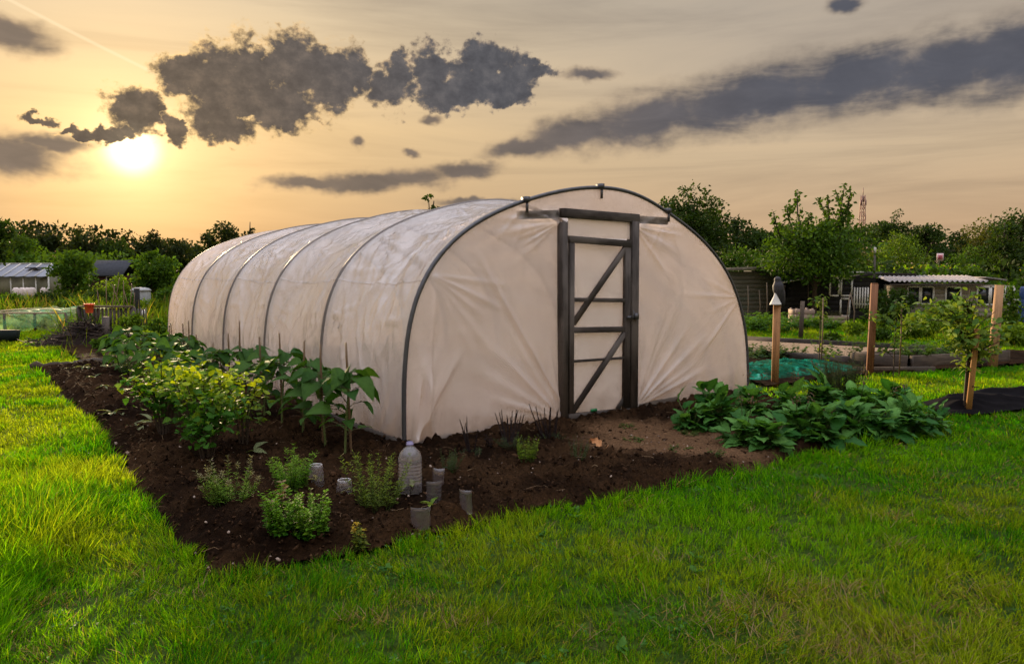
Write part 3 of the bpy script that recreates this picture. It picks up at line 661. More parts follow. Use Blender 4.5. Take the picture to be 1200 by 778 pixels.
# pleats tucked into the ground at the foot of the near corner
foot = sstep(1.1, .1, A) * sstep(1.4, .2, Yg)
disp += foot * .03 * ridge(vnoise((Yg + (A * .55)) * 6.0, A * .3, 351)) - foot * .02
base_off = .019
off = base_off + np.clip(disp, -.18, .05) * (1 - np.exp(-(np.minimum(fr, 1 - fr) * BAY / .10) ** 2))
off = np.where(np.minimum(fr, 1 - fr) < 1e-6, base_off, off)
PX = prof[:, 0][:, None] + pn[:, 0][:, None] * off; PZ = prof[:, 1][:, None] + pn[:, 1][:, None] * off
b = MB(); b.grid(np.stack([PX, Yg, PZ], -1)[:, ::-1]); b.build('cover_sheet', m_sheet, tun, True)
# overlap seam running along the side at shoulder height
b = MB(); j = int(np.argmin(np.abs(a_ - 1.62))); sl_ = slice(j, j + 2)
qs = np.stack([PX[sl_] + pn[sl_, 0][:, None] * .002, Yg[sl_], PZ[sl_] + pn[sl_, 1][:, None] * .002], -1)
zig = (.012 * np.sign(np.sin(yy * 40)))[None, :]
qs[:, :, 2] = qs[:, :, 2] * .5 + qs[:, :, 2].mean(0)[None] * .5 + zig * 0
b.grid(qs[:, ::-1]); b.build('seam_tape', M_sheet('seam_film', (.72, .66, .62), .05, .4, .4), tun, True)

def hoop_z(s):
    i = np.argsort(prof[:, 0]); m = (prof[:, 1] > .3)
    ss, zz_ = prof[m, 0], prof[m, 1]; o_ = np.argsort(ss); return np.interp(s, ss[o_], zz_[o_])
# front sheet with a door opening (s 1.90..2.93, z < 2.18)
DS0, DS1, DZ = 1.90, 2.94, 2.20
def front_disp(S, Zc):
    d = np.zeros_like(S)
    def crease(s0, z0, ang, ln, amp, w0=.012, w1=.05):
        dx, dz = math.cos(ang), math.sin(ang); r = (S - s0) * dx + (Zc - z0) * dz; p = -(S - s0) * dz + (Zc - z0) * dx
        w = w0 + w1 * np.clip(r, 0, None)
        return amp * np.exp(-(p / w) ** 2) * sstep(-.02, .08, r) * sstep(ln, ln * .5, r)
    cr = np.random.default_rng(5)
    for (s0, z0, lo, hi, n, ln, amp) in ((1.88, 2.16, 168, 215, 7, .8, .016), (1.90, .06, 100, 170, 9, 1.5, .014), (2.98, 2.14, -40, 22, 7, .9, .016), (2.98, .05, 12, 82, 11, 2.0, .013),
                                         (0.05, .02, 55, 85, 6, 1.0, .03), (1.42, 2.33, 230, 290, 4, .7, .01), (3.5, 2.3, 240, 300, 4, .8, .012), (WID - .2, 1.3, 140, 220, 5, 1.2, .01), (.3, 1.6, -60, -10, 5, 1.3, .009)):
        for a in np.linspace(lo, hi, n): d = d + crease(s0, z0, R(a + cr.uniform(-4, 4)), ln * cr.uniform(.6, 1.2), amp * cr.uniform(.4, 1.2), .01, cr.uniform(.02, .06))
    d = d + crease(1.86, .25, R(124), 2.1, .02, .012, .012) + crease(.18, .05, R(84), 1.9, .028, .02, .015) + crease(.30, .0, R(98), 1.2, .022, .02, .03)
    d = d * 1.6
    d = d + .03 * (fbm(S * 1.1, Zc * .8, 3, 401) - .5) + .05 * np.sin(math.pi * np.clip(S / WID, 0, 1)) * np.sin(math.pi * np.clip(Zc / 2.4, 0, 1)) * -0.3
    d = d + sstep(.5, 0, Zc) * .012 * ridge(vnoise(S * 5, Zc * .4, 421))
    return d
def patch(s0, s1, z0, ns, nz, b):
    s = np.linspace(s0, s1, ns); S = np.repeat(s[:, None], nz, 1); t = np.linspace(0, 1, nz)[None]
    zt = hoop_z(s)[:, None]; Zc = z0 + (zt - z0) * t
    edge = sstep(0, .12, zt - Zc) * sstep(0, .05, S) * sstep(0, .05, WID - S)
    # the film clings to the lintel ends and is clearer where it touches them
    cl_ = np.exp(-((Zc - 2.21 + .05 * (vnoise(S * 9, Zc * 3, 433) - .5)) / .075) ** 2) * np.maximum(sstep(1.24, 1.42, S) * sstep(1.95, 1.85, S), sstep(2.94, 3.0, S) * sstep(3.66, 3.46, S))
    cl_ = cl_ * (.55 + .6 * vnoise(S * 14 + Zc * 9, Zc * 20 - S * 6, 435))
    Yc = -front_disp(S, Zc) * edge * (1 - .8 * np.clip(cl_, 0, 1)) - .004
    b.grid(np.stack([S, Yc, Zc], -1), (1 - .82 * np.clip(cl_, 0, 1))[..., None] * np.ones(3))
b = MB()
patch(.004, DS0, 0.0, 150, 190, b); patch(DS1, WID - .004, 0.0, 170, 190, b); patch(DS0, DS1, DZ, 60, 40, b)
b.build('front_sheet', m_sheet_f, tun, True)
b = MB(); s = np.linspace(.004, WID - .004, 60); S = np.repeat(s[:, None], 30, 1); Zc = hoop_z(s)[:, None] * np.linspace(0, 1, 30)[None]
b.grid(np.stack([S, np.full_like(S, LEN), Zc], -1)[:, ::-1]); b.build('back_sheet', m_sheet, tun, True)
# door frame
fr_ = MB()
fr_.beam((1.895, -.03, -.02), (1.875, -.03, 2.15), .072, .10, (0, 1, 0)); fr_.build('door_post', m_darkwood, tun)
fr_ = MB(); fr_.beam((2.945, -.03, -.05), (2.93, -.03, 2.20), .11, .10, (0, 1, 0)); fr_.build('door_post', m_darkwood, tun)
fr_ = MB(); fr_.beam((1.86, -.028, 2.245), (2.99, -.028, 2.235), .096, .09, (0, 1, 0)); fr_.build('lintel', m_darkwood, tun)
fr_ = MB(); fr_.beam((1.34, .035, 2.20), (1.855, .035, 2.235), .085, .05, (0, 1, 0)); fr_.build('lintel_end', m_darkwood, tun)
fr_ = MB(); fr_.beam((2.995, .035, 2.235), (3.56, .035, 2.235), .085, .05, (0, 1, 0)); fr_.build('lintel_end', m_darkwood, tun)
fr_ = MB(); fr_.beam((3.02, -.02, .06), (3.75, -.02, .07), .09, .035, (0, 1, 0)); fr_.build('base_board', m_greywood, tun)
fr_ = MB(); fr_.beam((-.055, 0.06, .035), (-.05, LEN, .035), .03, .12, (0, 0, 1)); fr_.build('base_board', m_darkwood, tun)
fr_ = MB(); fr_.beam((1.85, -.10, .0), (2.99, -.10, .0), .12, .05, (0, 0, 1)); fr_.build('door_sill', m_darkwood, tun)
# clear film above the door, tucked under the lintel
m_panel = M_sheet('door_film', (.84, .80, .80), .03, .5, .35, .5)
b = MB(); S, Zc = np.meshgrid(np.linspace(1.95, 2.88, 30), np.linspace(2.0, 2.20, 10), indexing='ij')
b.grid(np.stack([S, -.03 - .004 * fbm(S * 9, Zc * 9, 2, 5), Zc], -1)); b.build('top_film', m_panel, tun, True)
# door leaf
door = bpy.data.objects.new('door', None); COL.objects.link(door); door.parent = tun; door.location = (0, -.05, 0)
def beamd(name, p0, p1, w, h, mat=m_darkwood):
    q = MB(); q.beam((p0[0], p0[2] if len(p0) > 2 else 0, p0[1]), (p1[0], p1[2] if len(p1) > 2 else 0, p1[1]), w, h, (0, 1, 0)); return q.build(name, mat, door)
beamd('stile', (1.985, .035), (1.985, 2.0), .062, .045); beamd('stile', (2.822, .015), (2.815, 1.965), .082, .045)
beamd('rail', (1.95, 1.975, -.004), (2.86, 1.945, -.004), .07, .05); beamd('rail', (1.95, .07, -.004), (2.865, .035, -.004), .085, .05)
beamd('rail', (2.017, 1.335), (2.775, 1.312), .045, .04); beamd('rail', (2.017, 1.01), (2.775, .985), .062, .04); beamd('rail', (2.0, .675, -.004), (2.80, .66, -.004), .026, .03)
beamd('brace', (2.01, 1.08, -.006), (2.785, 1.90, -.006), .062, .03); beamd('brace', (2.0, .12, -.006), (2.785, .94, -.006), .062, .03)
beamd('gusset', (2.69, .08, .004), (2.80, .19, .004), .05, .02)
S, Zc = np.meshgrid(np.linspace(1.97, 2.84, 40), np.linspace(.05, 1.97, 70), indexing='ij')
b = MB(); b.grid(np.stack([S, .026 - .010 * (fbm(S * 2.5, Zc * 1.8, 3, 7) - .5), Zc], -1)); b.build('door_film', m_panel, door, True)
b = MB(); b.box((2.30, -.028, .118), (.085, .02, .03)); b.build('green_clip', M_plain('green_plastic', (.01, .16, .05), .4), door)
lt = MB(); lt.box((2.84, -.045, 1.12), (.10, .018, .03)); lt.box((2.93, -.05, 1.13), (.06, .02, .07)); lt.tube([(2.84, -.055, 1.12), (2.86, -.075, 1.15), (2.87, -.06, 1.20)], .006, 6); lt.build('latch', m_pipe, door)
# little clamps holding the front sheet on the hoop
for s0 in (1.40, 2.43, 3.52):
    z0 = float(hoop_z(s0)); b = MB(); b.box((s0, -.01, z0 + .012), (.05, .085, .055)); b.box((s0 + .005, -.03, z0 - .06), (.022, .018, .12)); b.build('clamp', m_pipe, tun)
# ------------------------------------------------------------------ plants and things in the bed
F3 = np.array([0, math.cos(PITCH), -math.sin(PITCH)]); U3 = np.array([0, math.sin(PITCH), math.cos(PITCH)])
def PJ(Pt):
    q = np.asarray(Pt, float) - [0, 0, CAM_H]; return CX + FPX * q[0] / (q @ F3), CY - FPX * (q @ U3) / (q @ F3)
def gz(x, y): return float(soil_z(np.array([float(x)]), np.array([float(y)]))[0])
def ground_at(px, py):
    p = G(px, py); p[2] = gz(p[0], p[1]); return p
def colmix(a, b, t): t = np.asarray(t)[:, None]; return np.array(a) * (1 - t) + np.array(b) * t
def stems_of(h, spread, n, tilt, rs=rng, lean=0.0):
    out = []
    for i in range(n):
        a = rs.uniform(0, 6.283); r = spread * .35 * math.sqrt(rs.random()); tl = tilt * (.2 + .8 * rs.random()); L_ = h * rs.uniform(.6, 1.0)
        p0 = np.array([math.cos(a) * r, math.sin(a) * r, -.02]); d = np.array([math.cos(a) * math.sin(tl), math.sin(a) * math.sin(tl), math.cos(tl)])
        pts = [p0 + d * L_ * t + np.array([0, 0, L_ * .12 * t * t]) + rs.normal(size=3) * .012 * L_ * t for t in (0, .33, .66, 1)]
        out.append(np.array(pts))
    return out
def along(pts, t):
    t = np.clip(t, 0, .999) * (len(pts) - 1); i = t.astype(int); f = (t - i)[:, None]; return pts[i] * (1 - f) + pts[i + 1] * f
def herb(name, label, cat, loc, h, spread, nst, per, lt, ll, ca, cb, tilt=.5, scol=(.05, .08, .02), up=.5, srad=.003, t0=.15, mat=None, group=None, tipc=None):
    root = thing(name, label, cat, loc, 0, group); bl = MB(); bs_ = MB()
    for pts in stems_of(h, spread, nst, tilt):
        if nst <= 16: bs_ = MB()
        bs_.tube(pts, [srad, srad * .8, srad * .6, srad * .35], 4, scol, False)
        if nst <= 16: bs_.build('stem', m_stem, root)
        t = np.sort(rng.uniform(t0, 1, per)); o_ = along(pts, t); a = np.arange(per) * 2.4 + rng.uniform(0, 6)
        d = np.stack([np.cos(a), np.sin(a), np.full(per, up) + rng.normal(0, .25, per)], 1)
        sd, dd, nn_ = frames(d, rng.normal(0, .3, per)); sc = ll * (1.15 - .6 * t) * rng.uniform(.7, 1.2, per)
        tt = np.clip(t + rng.normal(0, .2, per), 0, 1); c = colmix(ca, cb, tt) * rng.uniform(.75, 1.25, (per, 1))
        if tipc is not None: c = np.where((t > .8)[:, None], np.array(tipc), c)
        bl.inst(lt[0], lt[1], o_, sd, dd, nn_, sc, c)
    if nst > 16: bs_.build('stem', m_stem, root)
    bl.build('foliage', mat or m_leaf, root); return root
ORD = ['first', 'second', 'third', 'fourth', 'fifth', 'sixth', 'seventh', 'eighth', 'ninth', 'tenth', 'eleventh', 'twelfth', 'thirteenth', 'fourteenth', 'fifteenth', 'sixteenth', 'seventeenth', 'eighteenth']

def sunflower(label, loc, h, nl, lsize, group, name='sunflower_plant', cat='plant', dark=1.0):
    root = thing(name, label, cat, loc, rng.uniform(0, 6.28), group); bs_ = MB(); bl = MB()
    dx, dy = rng.normal(0, .05, 2)
    pts = np.array([(0, 0, -.03), (dx * .3, dy * .3, h * .35), (dx * .8, dy * .8, h * .7), (dx, dy, h)])
    bs_.tube(pts, [.011, .010, .008, .005], 7, (.10, .13, .04), False)
    t = np.concatenate([np.linspace(.22, .8, nl // 2), rng.uniform(.78, 1.0, nl - nl // 2)]); a = np.arange(nl) * 2.4 + rng.uniform(-.4, .4, nl)
    for i in range(nl):
        o_ = along(pts, t[i:i + 1])[0]; pl = lsize * rng.uniform(.35, .75) * (1.1 - .6 * max(0, t[i] - .7) / .3); e = rng.uniform(.1, .6)
        tip = o_ + np.array([math.cos(a[i]) * pl, math.sin(a[i]) * pl, pl * e]); mid = (o_ + tip) / 2 + np.array([0, 0, pl * .12])
        bs_.tube([o_, mid, tip], [.004, .0035, .003], 5, (.11, .10, .05), False)
        s = lsize * (1.05 - .4 * abs(t[i] - .7) / .6) * rng.uniform(.65, 1.15)
        d = np.array([[math.cos(a[i]), math.sin(a[i]), rng.uniform(-.35, .35)]]); sd, dd, nn_ = frames(d, rng.normal(0, .35, 1))
        c = colmix((.028 * dark, .085 * dark, .014), (.07, .15, .02), [np.clip(rng.normal(.35, .3), 0, 1)])
        bl.inst(LEAF_HEART[0], LEAF_HEART[1], tip[None], sd, dd, nn_, [s], c, np.tile([.95, 1.15, .95], 7)[:len(LEAF_HEART[0])])
    bs_.build('stem', m_stem, root); bl.build('foliage', m_leaf_big, root, True); return root
def s_for_px(px, out):
    ss = np.linspace(-.3, 9.3, 400); xs = np.array([PJ(TP(-out, s, .5))[0] for s in ss]); return float(ss[np.argmin(np.abs(xs - px))])
cane_spec = [(411, 402, .56), (378, 403, .62), (354, 399, .60), (330, 390, .62), (306, 394, .66), (280, 376, .6), (269, 390, .55), (247, 402, .6), (231, 392, .45), (222, 375, .6), (216, 379, .42), (202, 378, .34), (198, 381, .5)]
for i, (px, pt, out) in enumerate(cane_spec):
    s = s_for_px(px, out); p = TP(-out, s, 0); p[2] = gz(p[0], p[1])
    top = AT(px, pt, p[1]); hh = top[2] - p[2]
    where = ['nearest the front corner of the tunnel'] + [f'{ORD[k]} in the row counted from the front corner' for k in range(1, 13)]
    q = MB(); lx, ly = rng.normal(0, .02, 2); n_ = 7
    pts = np.array([(p[0] + lx * t, p[1] + ly * t, p[2] - .12 + (hh + .12) * t) for t in np.linspace(0, 1, n_)])
    pts -= p; q.tube(pts, [.0115, .011, .0115, .0105, .011, .010, .009], 8, (1, 1, 1), True)
    o = q.build('bamboo_cane', m_cane); o.location = p; tag(o, f'upright bamboo cane beside the tunnel, {where[i]}', 'cane', 'bamboo canes along the tunnel wall')
    pp = p + np.array([rng.uniform(-.05, .05), -.05, 0]); h = hh * (.74 if i < 3 else rng.uniform(.6, .78))
    if i < 3: h = (.73, .66, .70)[i]
    sunflower(f'broad-leaved sunflower plant tied to the {"cane" } {where[i]}' if i == 0 else f'broad-leaved sunflower plant, {where[i]}', pp, h, (22 if i < 5 else 19), .215 if i < 3 else .21, 'sunflower plants along the tunnel wall')
# a second line of leafy plants further out
for i, (s, out, h) in enumerate([(2.3, 1.1, .55), (3.0, 1.2, .58), (3.7, 1.1, .6), (4.4, 1.25, .6), (5.1, 1.15, .58), (5.8, 1.3, .6), (6.5, 1.1, .6), (7.2, 1.25, .56), (7.9, 1.0, .58), (8.6, 1.1, .5)]):
    p = TP(-out, s, 0); p[2] = gz(p[0], p[1])
    sunflower(f'low leafy plant in the outer row behind the yellow bushes, {ORD[i]} from the near end', p, h, 17, .20, 'leafy plants in the outer row', 'leafy_plant')

def bush(label, loc, h, wd, n, ns, ll, top, low, group, name='currant_bush', cat='bush', lt=LEAF_LOBE, leanx=0.0):
    root = thing(name, label, cat, loc, 0, group); bs_ = MB(); bl = MB()
    tips = []
    for i in range(ns):
        a = i / ns * 6.283 + rng.uniform(-.4, .4); r = wd * .5 * rng.uniform(.35, .95); e = np.array([math.cos(a) * r + leanx, math.sin(a) * r, h * rng.uniform(.58, 1.0)])
        pts = np.array([(math.cos(a) * .03, math.sin(a) * .03, -.04), (math.cos(a) * r * .35, math.sin(a) * r * .35, h * .3), tuple(e * .78 + [0, 0, h * .02]), tuple(e)])
        bs_.tube(pts, [.011, .009, .006, .003], 6, (.05, .035, .025), False); tips.append(pts)
        for _ in range(3):
            t = np.array([rng.uniform(.35, .8)]); o_ = along(pts, t)[0]; d = norm(rng.normal(size=3) + np.array([math.cos(a), math.sin(a), 1.2])) * h * rng.uniform(.15, .35)
            q = np.array([o_, o_ + d * .5, o_ + d]); bs_.tube(q, [.004, .003, .002], 5, (.06, .05, .03), False); tips.append(q)
    per = n // len(tips)
    for q in tips:
        t = rng.uniform(.28 if len(q) == 4 else .1, 1, per); o_ = along(q, t) + rng.normal(0, .05, (per, 3)); a = rng.uniform(0, 6.28, per)
        d = np.stack([np.cos(a), np.sin(a), rng.normal(.1, .4, per)], 1); sd, dd, nn_ = frames(d, rng.normal(0, .5, per))
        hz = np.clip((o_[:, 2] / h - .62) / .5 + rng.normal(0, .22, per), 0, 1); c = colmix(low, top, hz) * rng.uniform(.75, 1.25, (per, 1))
        ok = o_[:, 2] > h * .16
        bl.inst(lt[0], lt[1], o_[ok], sd[ok], dd[ok], nn_[ok], (ll * rng.uniform(.55, 1.15, per))[ok], c[ok])
    bs_.build('stem', m_stem, root); bl.build('foliage', m_leaf, root); return root
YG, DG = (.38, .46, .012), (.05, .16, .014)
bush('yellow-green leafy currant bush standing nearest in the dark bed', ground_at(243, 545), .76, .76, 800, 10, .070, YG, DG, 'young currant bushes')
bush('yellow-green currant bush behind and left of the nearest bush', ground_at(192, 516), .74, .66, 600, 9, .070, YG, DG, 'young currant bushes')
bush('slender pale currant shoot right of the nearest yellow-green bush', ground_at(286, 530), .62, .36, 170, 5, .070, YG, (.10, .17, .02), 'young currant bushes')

# herbs
herb('hyssop_plant', 'upright grey-green herb with spiky shoots at the left of the herb group', 'herb', ground_at(270, 598), .30, .28, 24, 60, LEAF_N, .044, (.07, .16, .015), (.22, .34, .03), .75, tipc=(.30, .27, .12))
herb('hyssop_plant', 'dense bright green spiky herb beside the leftmost plastic cloche', 'herb', ground_at(341, 586), .29, .22, 26, 60, LEAF_N, .044, (.05, .18, .01), (.20, .38, .02), .55)
herb('mint_plant', 'bright green bushy mint with crinkled leaves nearest the lawn edge, left half', 'herb', ground_at(333, 643), .27, .18, 14, 56, LEAF_O, .042, (.04, .16, .01), (.17, .34, .015), .4)
herb('mint_plant', 'bright green bushy mint beside its twin, with one tall shoot', 'herb', ground_at(365, 640), .28, .22, 18, 56, LEAF_O, .040, (.04, .16, .01), (.19, .35, .02), .4)
herb('sage_plant', 'pale pinkish sage rosette poking up behind the mint', 'herb', ground_at(329, 632), .25, .06, 3, 14, LEAF_O, .07, (.16, .15, .07), (.34, .24, .13), .3, t0=.6)
herb('hyssop_plant', 'tall thin-stemmed bright herb left of the big clear bottle', 'herb', ground_at(440, 604), .40, .28, 20, 60, LEAF_N, .046, (.07, .12, .015), (.22, .29, .02), .5)
herb('marigold_plant', 'small yellow-tipped plant at the lawn edge below the tall herb', 'herb', ground_at(427, 643), .20, .10, 6, 24, LEAF_O, .038, (.06, .12, .015), (.22, .24, .02), .4, tipc=(.42, .30, .02))
herb('box_seedling', 'compact lime-green clump in front of the lavender stalks', 'herb', ground_at(617, 553), .19, .20, 30, 26, LEAF_N, .028, (.12, .22, .01), (.25, .36, .015), .35)
herb('thyme_plant', 'low grey-green tuft right of the big clear bottle', 'herb', ground_at(527, 563), .17, .16, 15, 26, LEAF_N, .03, (.035, .055, .025), (.08, .11, .04), .6)
dk = (.022, .014, .014)
herb('lavender_plant', 'dead dark lavender stalks right of the front corner of the tunnel', 'herb', ground_at(553, 536), .30, .10, 6, 10, LEAF_N, .02, (.03, .05, .03), dk, .35, dk, 1.0, .0085, .7)
herb('lavender_plant', 'thick sheaf of black lavender stalks below the middle of the front sheet', 'herb', ground_at(596, 530), .30, .16, 15, 12, LEAF_N, .022, (.03, .05, .03), dk, .45, dk, 1.0, .0085, .6)
herb('lavender_plant', 'dark lavender stalks against the left door post', 'herb', ground_at(643, 521), .31, .18, 10, 12, LEAF_N, .022, (.04, .06, .035), dk, .5, dk, 1.0, .0085, .6)
for q, (px, py, h) in enumerate([(554, 540, .10), (598, 535, .12), (645, 524, .12)]):
    herb('lavender_foliage', ['low grey-green tuft at the foot of the leftmost dark stalks', 'low grey-green tuft under the thickest sheaf of stalks', 'low grey-green tuft at the foot of the door post stalks'][q], 'herb', ground_at(px, py), h, .2, 14, 22, LEAF_N, .03, (.03, .045, .025), (.06, .075, .04), .9)
herb('lavender_plant', 'grey-green lavender with purple flower tips before the door', 'herb', ground_at(677, 545), .24, .16, 14, 24, LEAF_N, .026, (.05, .07, .035), (.10, .10, .06), .5, tipc=(.16, .06, .10))
herb('sorrel_plant', 'dark tangled tuft left of the thickest black stalks', 'herb', ground_at(574, 531), .14, .08, 5, 14, LEAF_O, .035, (.02, .012, .012), (.03, .018, .016), .4, dk)
# seedlings with a few strap leaves
def rosette(name, label, loc, n, ll, ca, cb, group, lt=LEAF_LANCE, tilt=(.2, 1.0), cat='plant', flowers=0, h=.3, mat=None):
    root = thing(name, label, cat, loc, rng.uniform(0, 6.28), group); bl = MB(); bs_ = MB()
    a = np.arange(n) * 2.4 + rng.uniform(-.3, .3, n); el_ = rng.uniform(*tilt, n)
    d = np.stack([np.cos(a) * np.cos(el_), np.sin(a) * np.cos(el_), np.sin(el_)], 1); sd, dd, nn_ = frames(d, rng.normal(0, .3, n))
    sc = ll * rng.uniform(.6, 1.1, n); c = colmix(ca, cb, np.clip(rng.normal(.4, .35, n), 0, 1))
    org = d * (.12 * ll) + rng.normal(0, .02 * ll / .15, (n, 3)) * [1, 1, .2]
    if n > 20: org = org + np.stack([np.zeros(n), np.zeros(n), rng.random(n) ** 1.5 * .22 * (el_ / 1.2)], 1) + rng.normal(0, .05, (n, 3)) * [1, 1, 0]
    for i in range(n if n > 6 else 0):
        bs_.tube([np.array([0, 0, -.03]), org[i] * .6, org[i] + d[i] * .04 * ll], .0022 + ll * .012, 5, (.12, .15, .06), False)
    bl.inst(lt[0], lt[1], org, sd, dd, nn_, sc, c, np.tile([.92, 1.25, .92], 9)[:len(lt[0])])
    if n > 6: bs_.build('stem', m_stem, root)
    bl.build('foliage', mat or m_leaf_big, root, True)
    if flowers:
        bf = MB()
        for i in range(flowers):
            aa = rng.uniform(0, 6.28); e = np.array([math.cos(aa) * .12, math.sin(aa) * .12, h * rng.uniform(.85, 1.15)]); bs2 = np.array([(0, 0, 0), e * .6, e])
            bf.tube(bs2, [.005, .004, .003], 5, (.09, .10, .045), False)
            k = 22; o_ = e + rng.normal(0, .022, (k, 3)); sd, dd, nn_ = frames(rand_dirs(k) + [0, 0, -.3]); bf.inst(LEAF_O[0], LEAF_O[1], o_, sd, dd, nn_, rng.uniform(.018, .034, k), colmix((.09, .09, .04), (.20, .11, .085), rng.random(k)))
        bf.build('flower_stalk', m_leaf, root)
    return root
seeds = [(133, 492, 6, .20, 'largest pale seedling, alone in the middle of the bare soil'), (158, 508, 3, .19, 'pale seedling with one arching leaf left of the yellow bushes'), (120, 462, 4, .13, 'small seedling above the largest pale seedling'), (112, 448, 4, .12, 'small seedling near the far end in front of the plank'),
         (74, 437, 4, .12, 'leftmost small seedling against the dark end plank'), (98, 436, 6, .15, 'second small seedling along the end plank'), (128, 437, 5, .14, 'third small seedling along the end plank'), (178, 500, 4, .18, 'pale leaf cluster at the foot of the rear yellow bush'), (143, 437, 4, .14, 'small seedling by the round green tuft'), (300, 540, 3, .15, 'low pale leaf between the bush and the sunflowers')]
for (px, py, n, ll, lab) in seeds:
    rosette('seedling', lab, ground_at(px, py), n, ll, (.09, .13, .055), (.24, .26, .12), 'pale seedlings in the bare soil')
herb('green_tuft', 'round dense dark-green tuft at the end of the plank', 'plant', ground_at(153, 443), .28, .32, 40, 20, LEAF_N, .05, (.02, .07, .01), (.05, .14, .015), .7)

# ---- clear plastic in the bed
def M_clear(name, alpha=.62, tint=(.9, .86, .88), milky=.25):
    m = bpy.data.materials.new(name); nt = nt_new(m)
    tr = nt.nodes.new('ShaderNodeBsdfTransparent'); tr.inputs[0].default_value = tint + (1,)
    gl = nt.nodes.new('ShaderNodeBsdfGlossy'); gl.inputs[0].default_value = (.9, .88, .9, 1); gl.inputs[1].default_value = .06
    df = nt.nodes.new('ShaderNodeBsdfTranslucent'); df.inputs[0].default_value = (.95, .90, .90, 1)
    fr = nt.nodes.new('ShaderNodeLayerWeight'); fr.inputs[0].default_value = .5
    d2 = nt.nodes.new('ShaderNodeBsdfDiffuse'); d2.inputs[0].default_value = (.92, .88, .90, 1)
    m0 = nt.nodes.new('ShaderNodeMixShader'); m0.inputs[0].default_value = .5; L(nt, df.outputs[0], m0.inputs[1]); L(nt, d2.outputs[0], m0.inputs[2])
    m1 = nt.nodes.new('ShaderNodeMixShader'); L(nt, ramp(nt, noise(nt, geopos(nt), 40, 4, .6), [(.3, (milky * .8,) * 3), (.7, (min(1, milky * 1.25),) * 3)]), m1.inputs[0]); L(nt, tr.outputs[0], m1.inputs[1]); L(nt, m0.outputs[0], m1.inputs[2])
    m2 = nt.nodes.new('ShaderNodeMixShader'); L(nt, mth(nt, 'ADD', mth(nt, 'MULTIPLY', mth(nt, 'POWER', fr.outputs['Facing'], 3.0), .6), .06), m2.inputs[0]); L(nt, m1.outputs[0], m2.inputs[1]); L(nt, gl.outputs[0], m2.inputs[2])
    finish(nt, m2.outputs[0]); return m
m_clear = M_clear('clear_plastic', milky=.13); m_milky = M_clear('scuffed_plastic', milky=.05)
m_violet = M_plain('violet_plastic', (.20, .17, .30), .35, .5, 0, .1, 5, 0)
p = ground_at(481, 588); bt = thing('water_bottle', 'large clear ribbed plastic bottle used as a cloche, standing on the soil', 'bottle', p)
pr = [(.082, -.03), (.083, .01), (.084, .03)]
for k in range(6):
    z = .045 + k * .024; pr += [(.084, z), (.077, z + .008), (.077, z + .012), (.084, z + .019)]
pr += [(.084, .20), (.080, .225), (.068, .252), (.050, .272), (.032, .288), (.023, .297), (.022, .305)]
b = MB(); b.lathe(pr, 32, caps=False); b.build('bottle_body', m_clear, bt, True)
b = MB(); b.lathe([(.0215, .303), (.027, .303), (.027, .312), (.0225, .313), (.0225, .325), (.0205, .325), (.0205, .303)], 24, caps=False); b.build('neck_ring', m_violet, bt, True)
p2 = p + np.array([.0, .0, 0.01]); rosette('covered_seedling', 'small green seedling inside the large clear bottle', p2, 5, .09, (.10, .16, .04), (.25, .28, .08), None)
def cloche(label, px, py, h, r, seedl):
    p = ground_at(px, py); c = thing('bottle_cloche', label, 'cloche', p, 0, 'cut bottle cloches on the soil')
    b = MB(); b.lathe([(r * 1.08, -.03), (r * 1.05, h * .3), (r, h * .62), (r * .97, h * .85), (r * .85, h * .98), (r * .6, h), (r * .2, h * .955), (.001, h * .95)], 24, caps=False); b.build('cloche_body', M_clear('cloche_plastic', milky=.10), c, True)
    b = MB(); b.lathe([(r * .86, h * .975), (r * .9, h * .99), (r * .8, h * 1.01), (r * .74, h * .99)], 24, caps=False); b.build('base_rim', M_clear('milky_rim', milky=.8), c, True)
    rosette('covered_seedling', seedl, p + np.array([0, 0, .005]), 5, .07, (.10, .14, .03), (.30, .28, .06), None)
cloche('scuffed cut bottle cloche beside the dense spiky herb', 371, 578, .125, .052, 'tiny seedling inside the left cut bottle')
cloche('scuffed cut bottle cloche standing alone left of the tall thin herb', 404, 588, .115, .054, 'tiny seedling inside the right cut bottle')
def sleeve(label, px, py, h, w_, az_, tilt):
    p = ground_at(px, py); n = 11; t = np.linspace(-1.0, 1.0, n); r = w_ / 2 / math.sin(1.0); z = np.linspace(-.03, h, 7)
    T, Zq = np.meshgrid(t, z, indexing='ij'); Pq = np.stack([r * np.sin(T) * (1 + .06 * Zq / h), r * (1 - np.cos(T)) + Zq * tilt + .004 * np.sin(Zq * 60), Zq * np.ones_like(T)], -1)
    b = MB(); b.grid(Pq); o = b.build('plastic_sleeve', m_milky, None, True); o.location = p; o.rotation_euler = (0, 0, az_); md = o.modifiers.new('thick', 'SOLIDIFY'); md.thickness = .0015
    tag(o, label, 'plant guard', 'clear plastic plant guards')
sleeve('clear curved plant guard standing just right of the big bottle', 509, 600, .165, .10, .2, -.12)
sleeve('clear plant guard behind the one beside the bottle', 512, 580, .13, .09, -.3, .1)
sleeve('clear plant guard nearest the lawn, below the bottle', 493, 625, .15, .12, .1, -.2)
sleeve('clear plant guard furthest right on the open soil', 545, 609, .135, .085, -.4, -.15)
rosette('guarded_seedling', 'green seedling beside the clear guard right of the bottle', ground_at(507, 606), 5, .09, (.08, .16, .02), (.22, .30, .04), None)
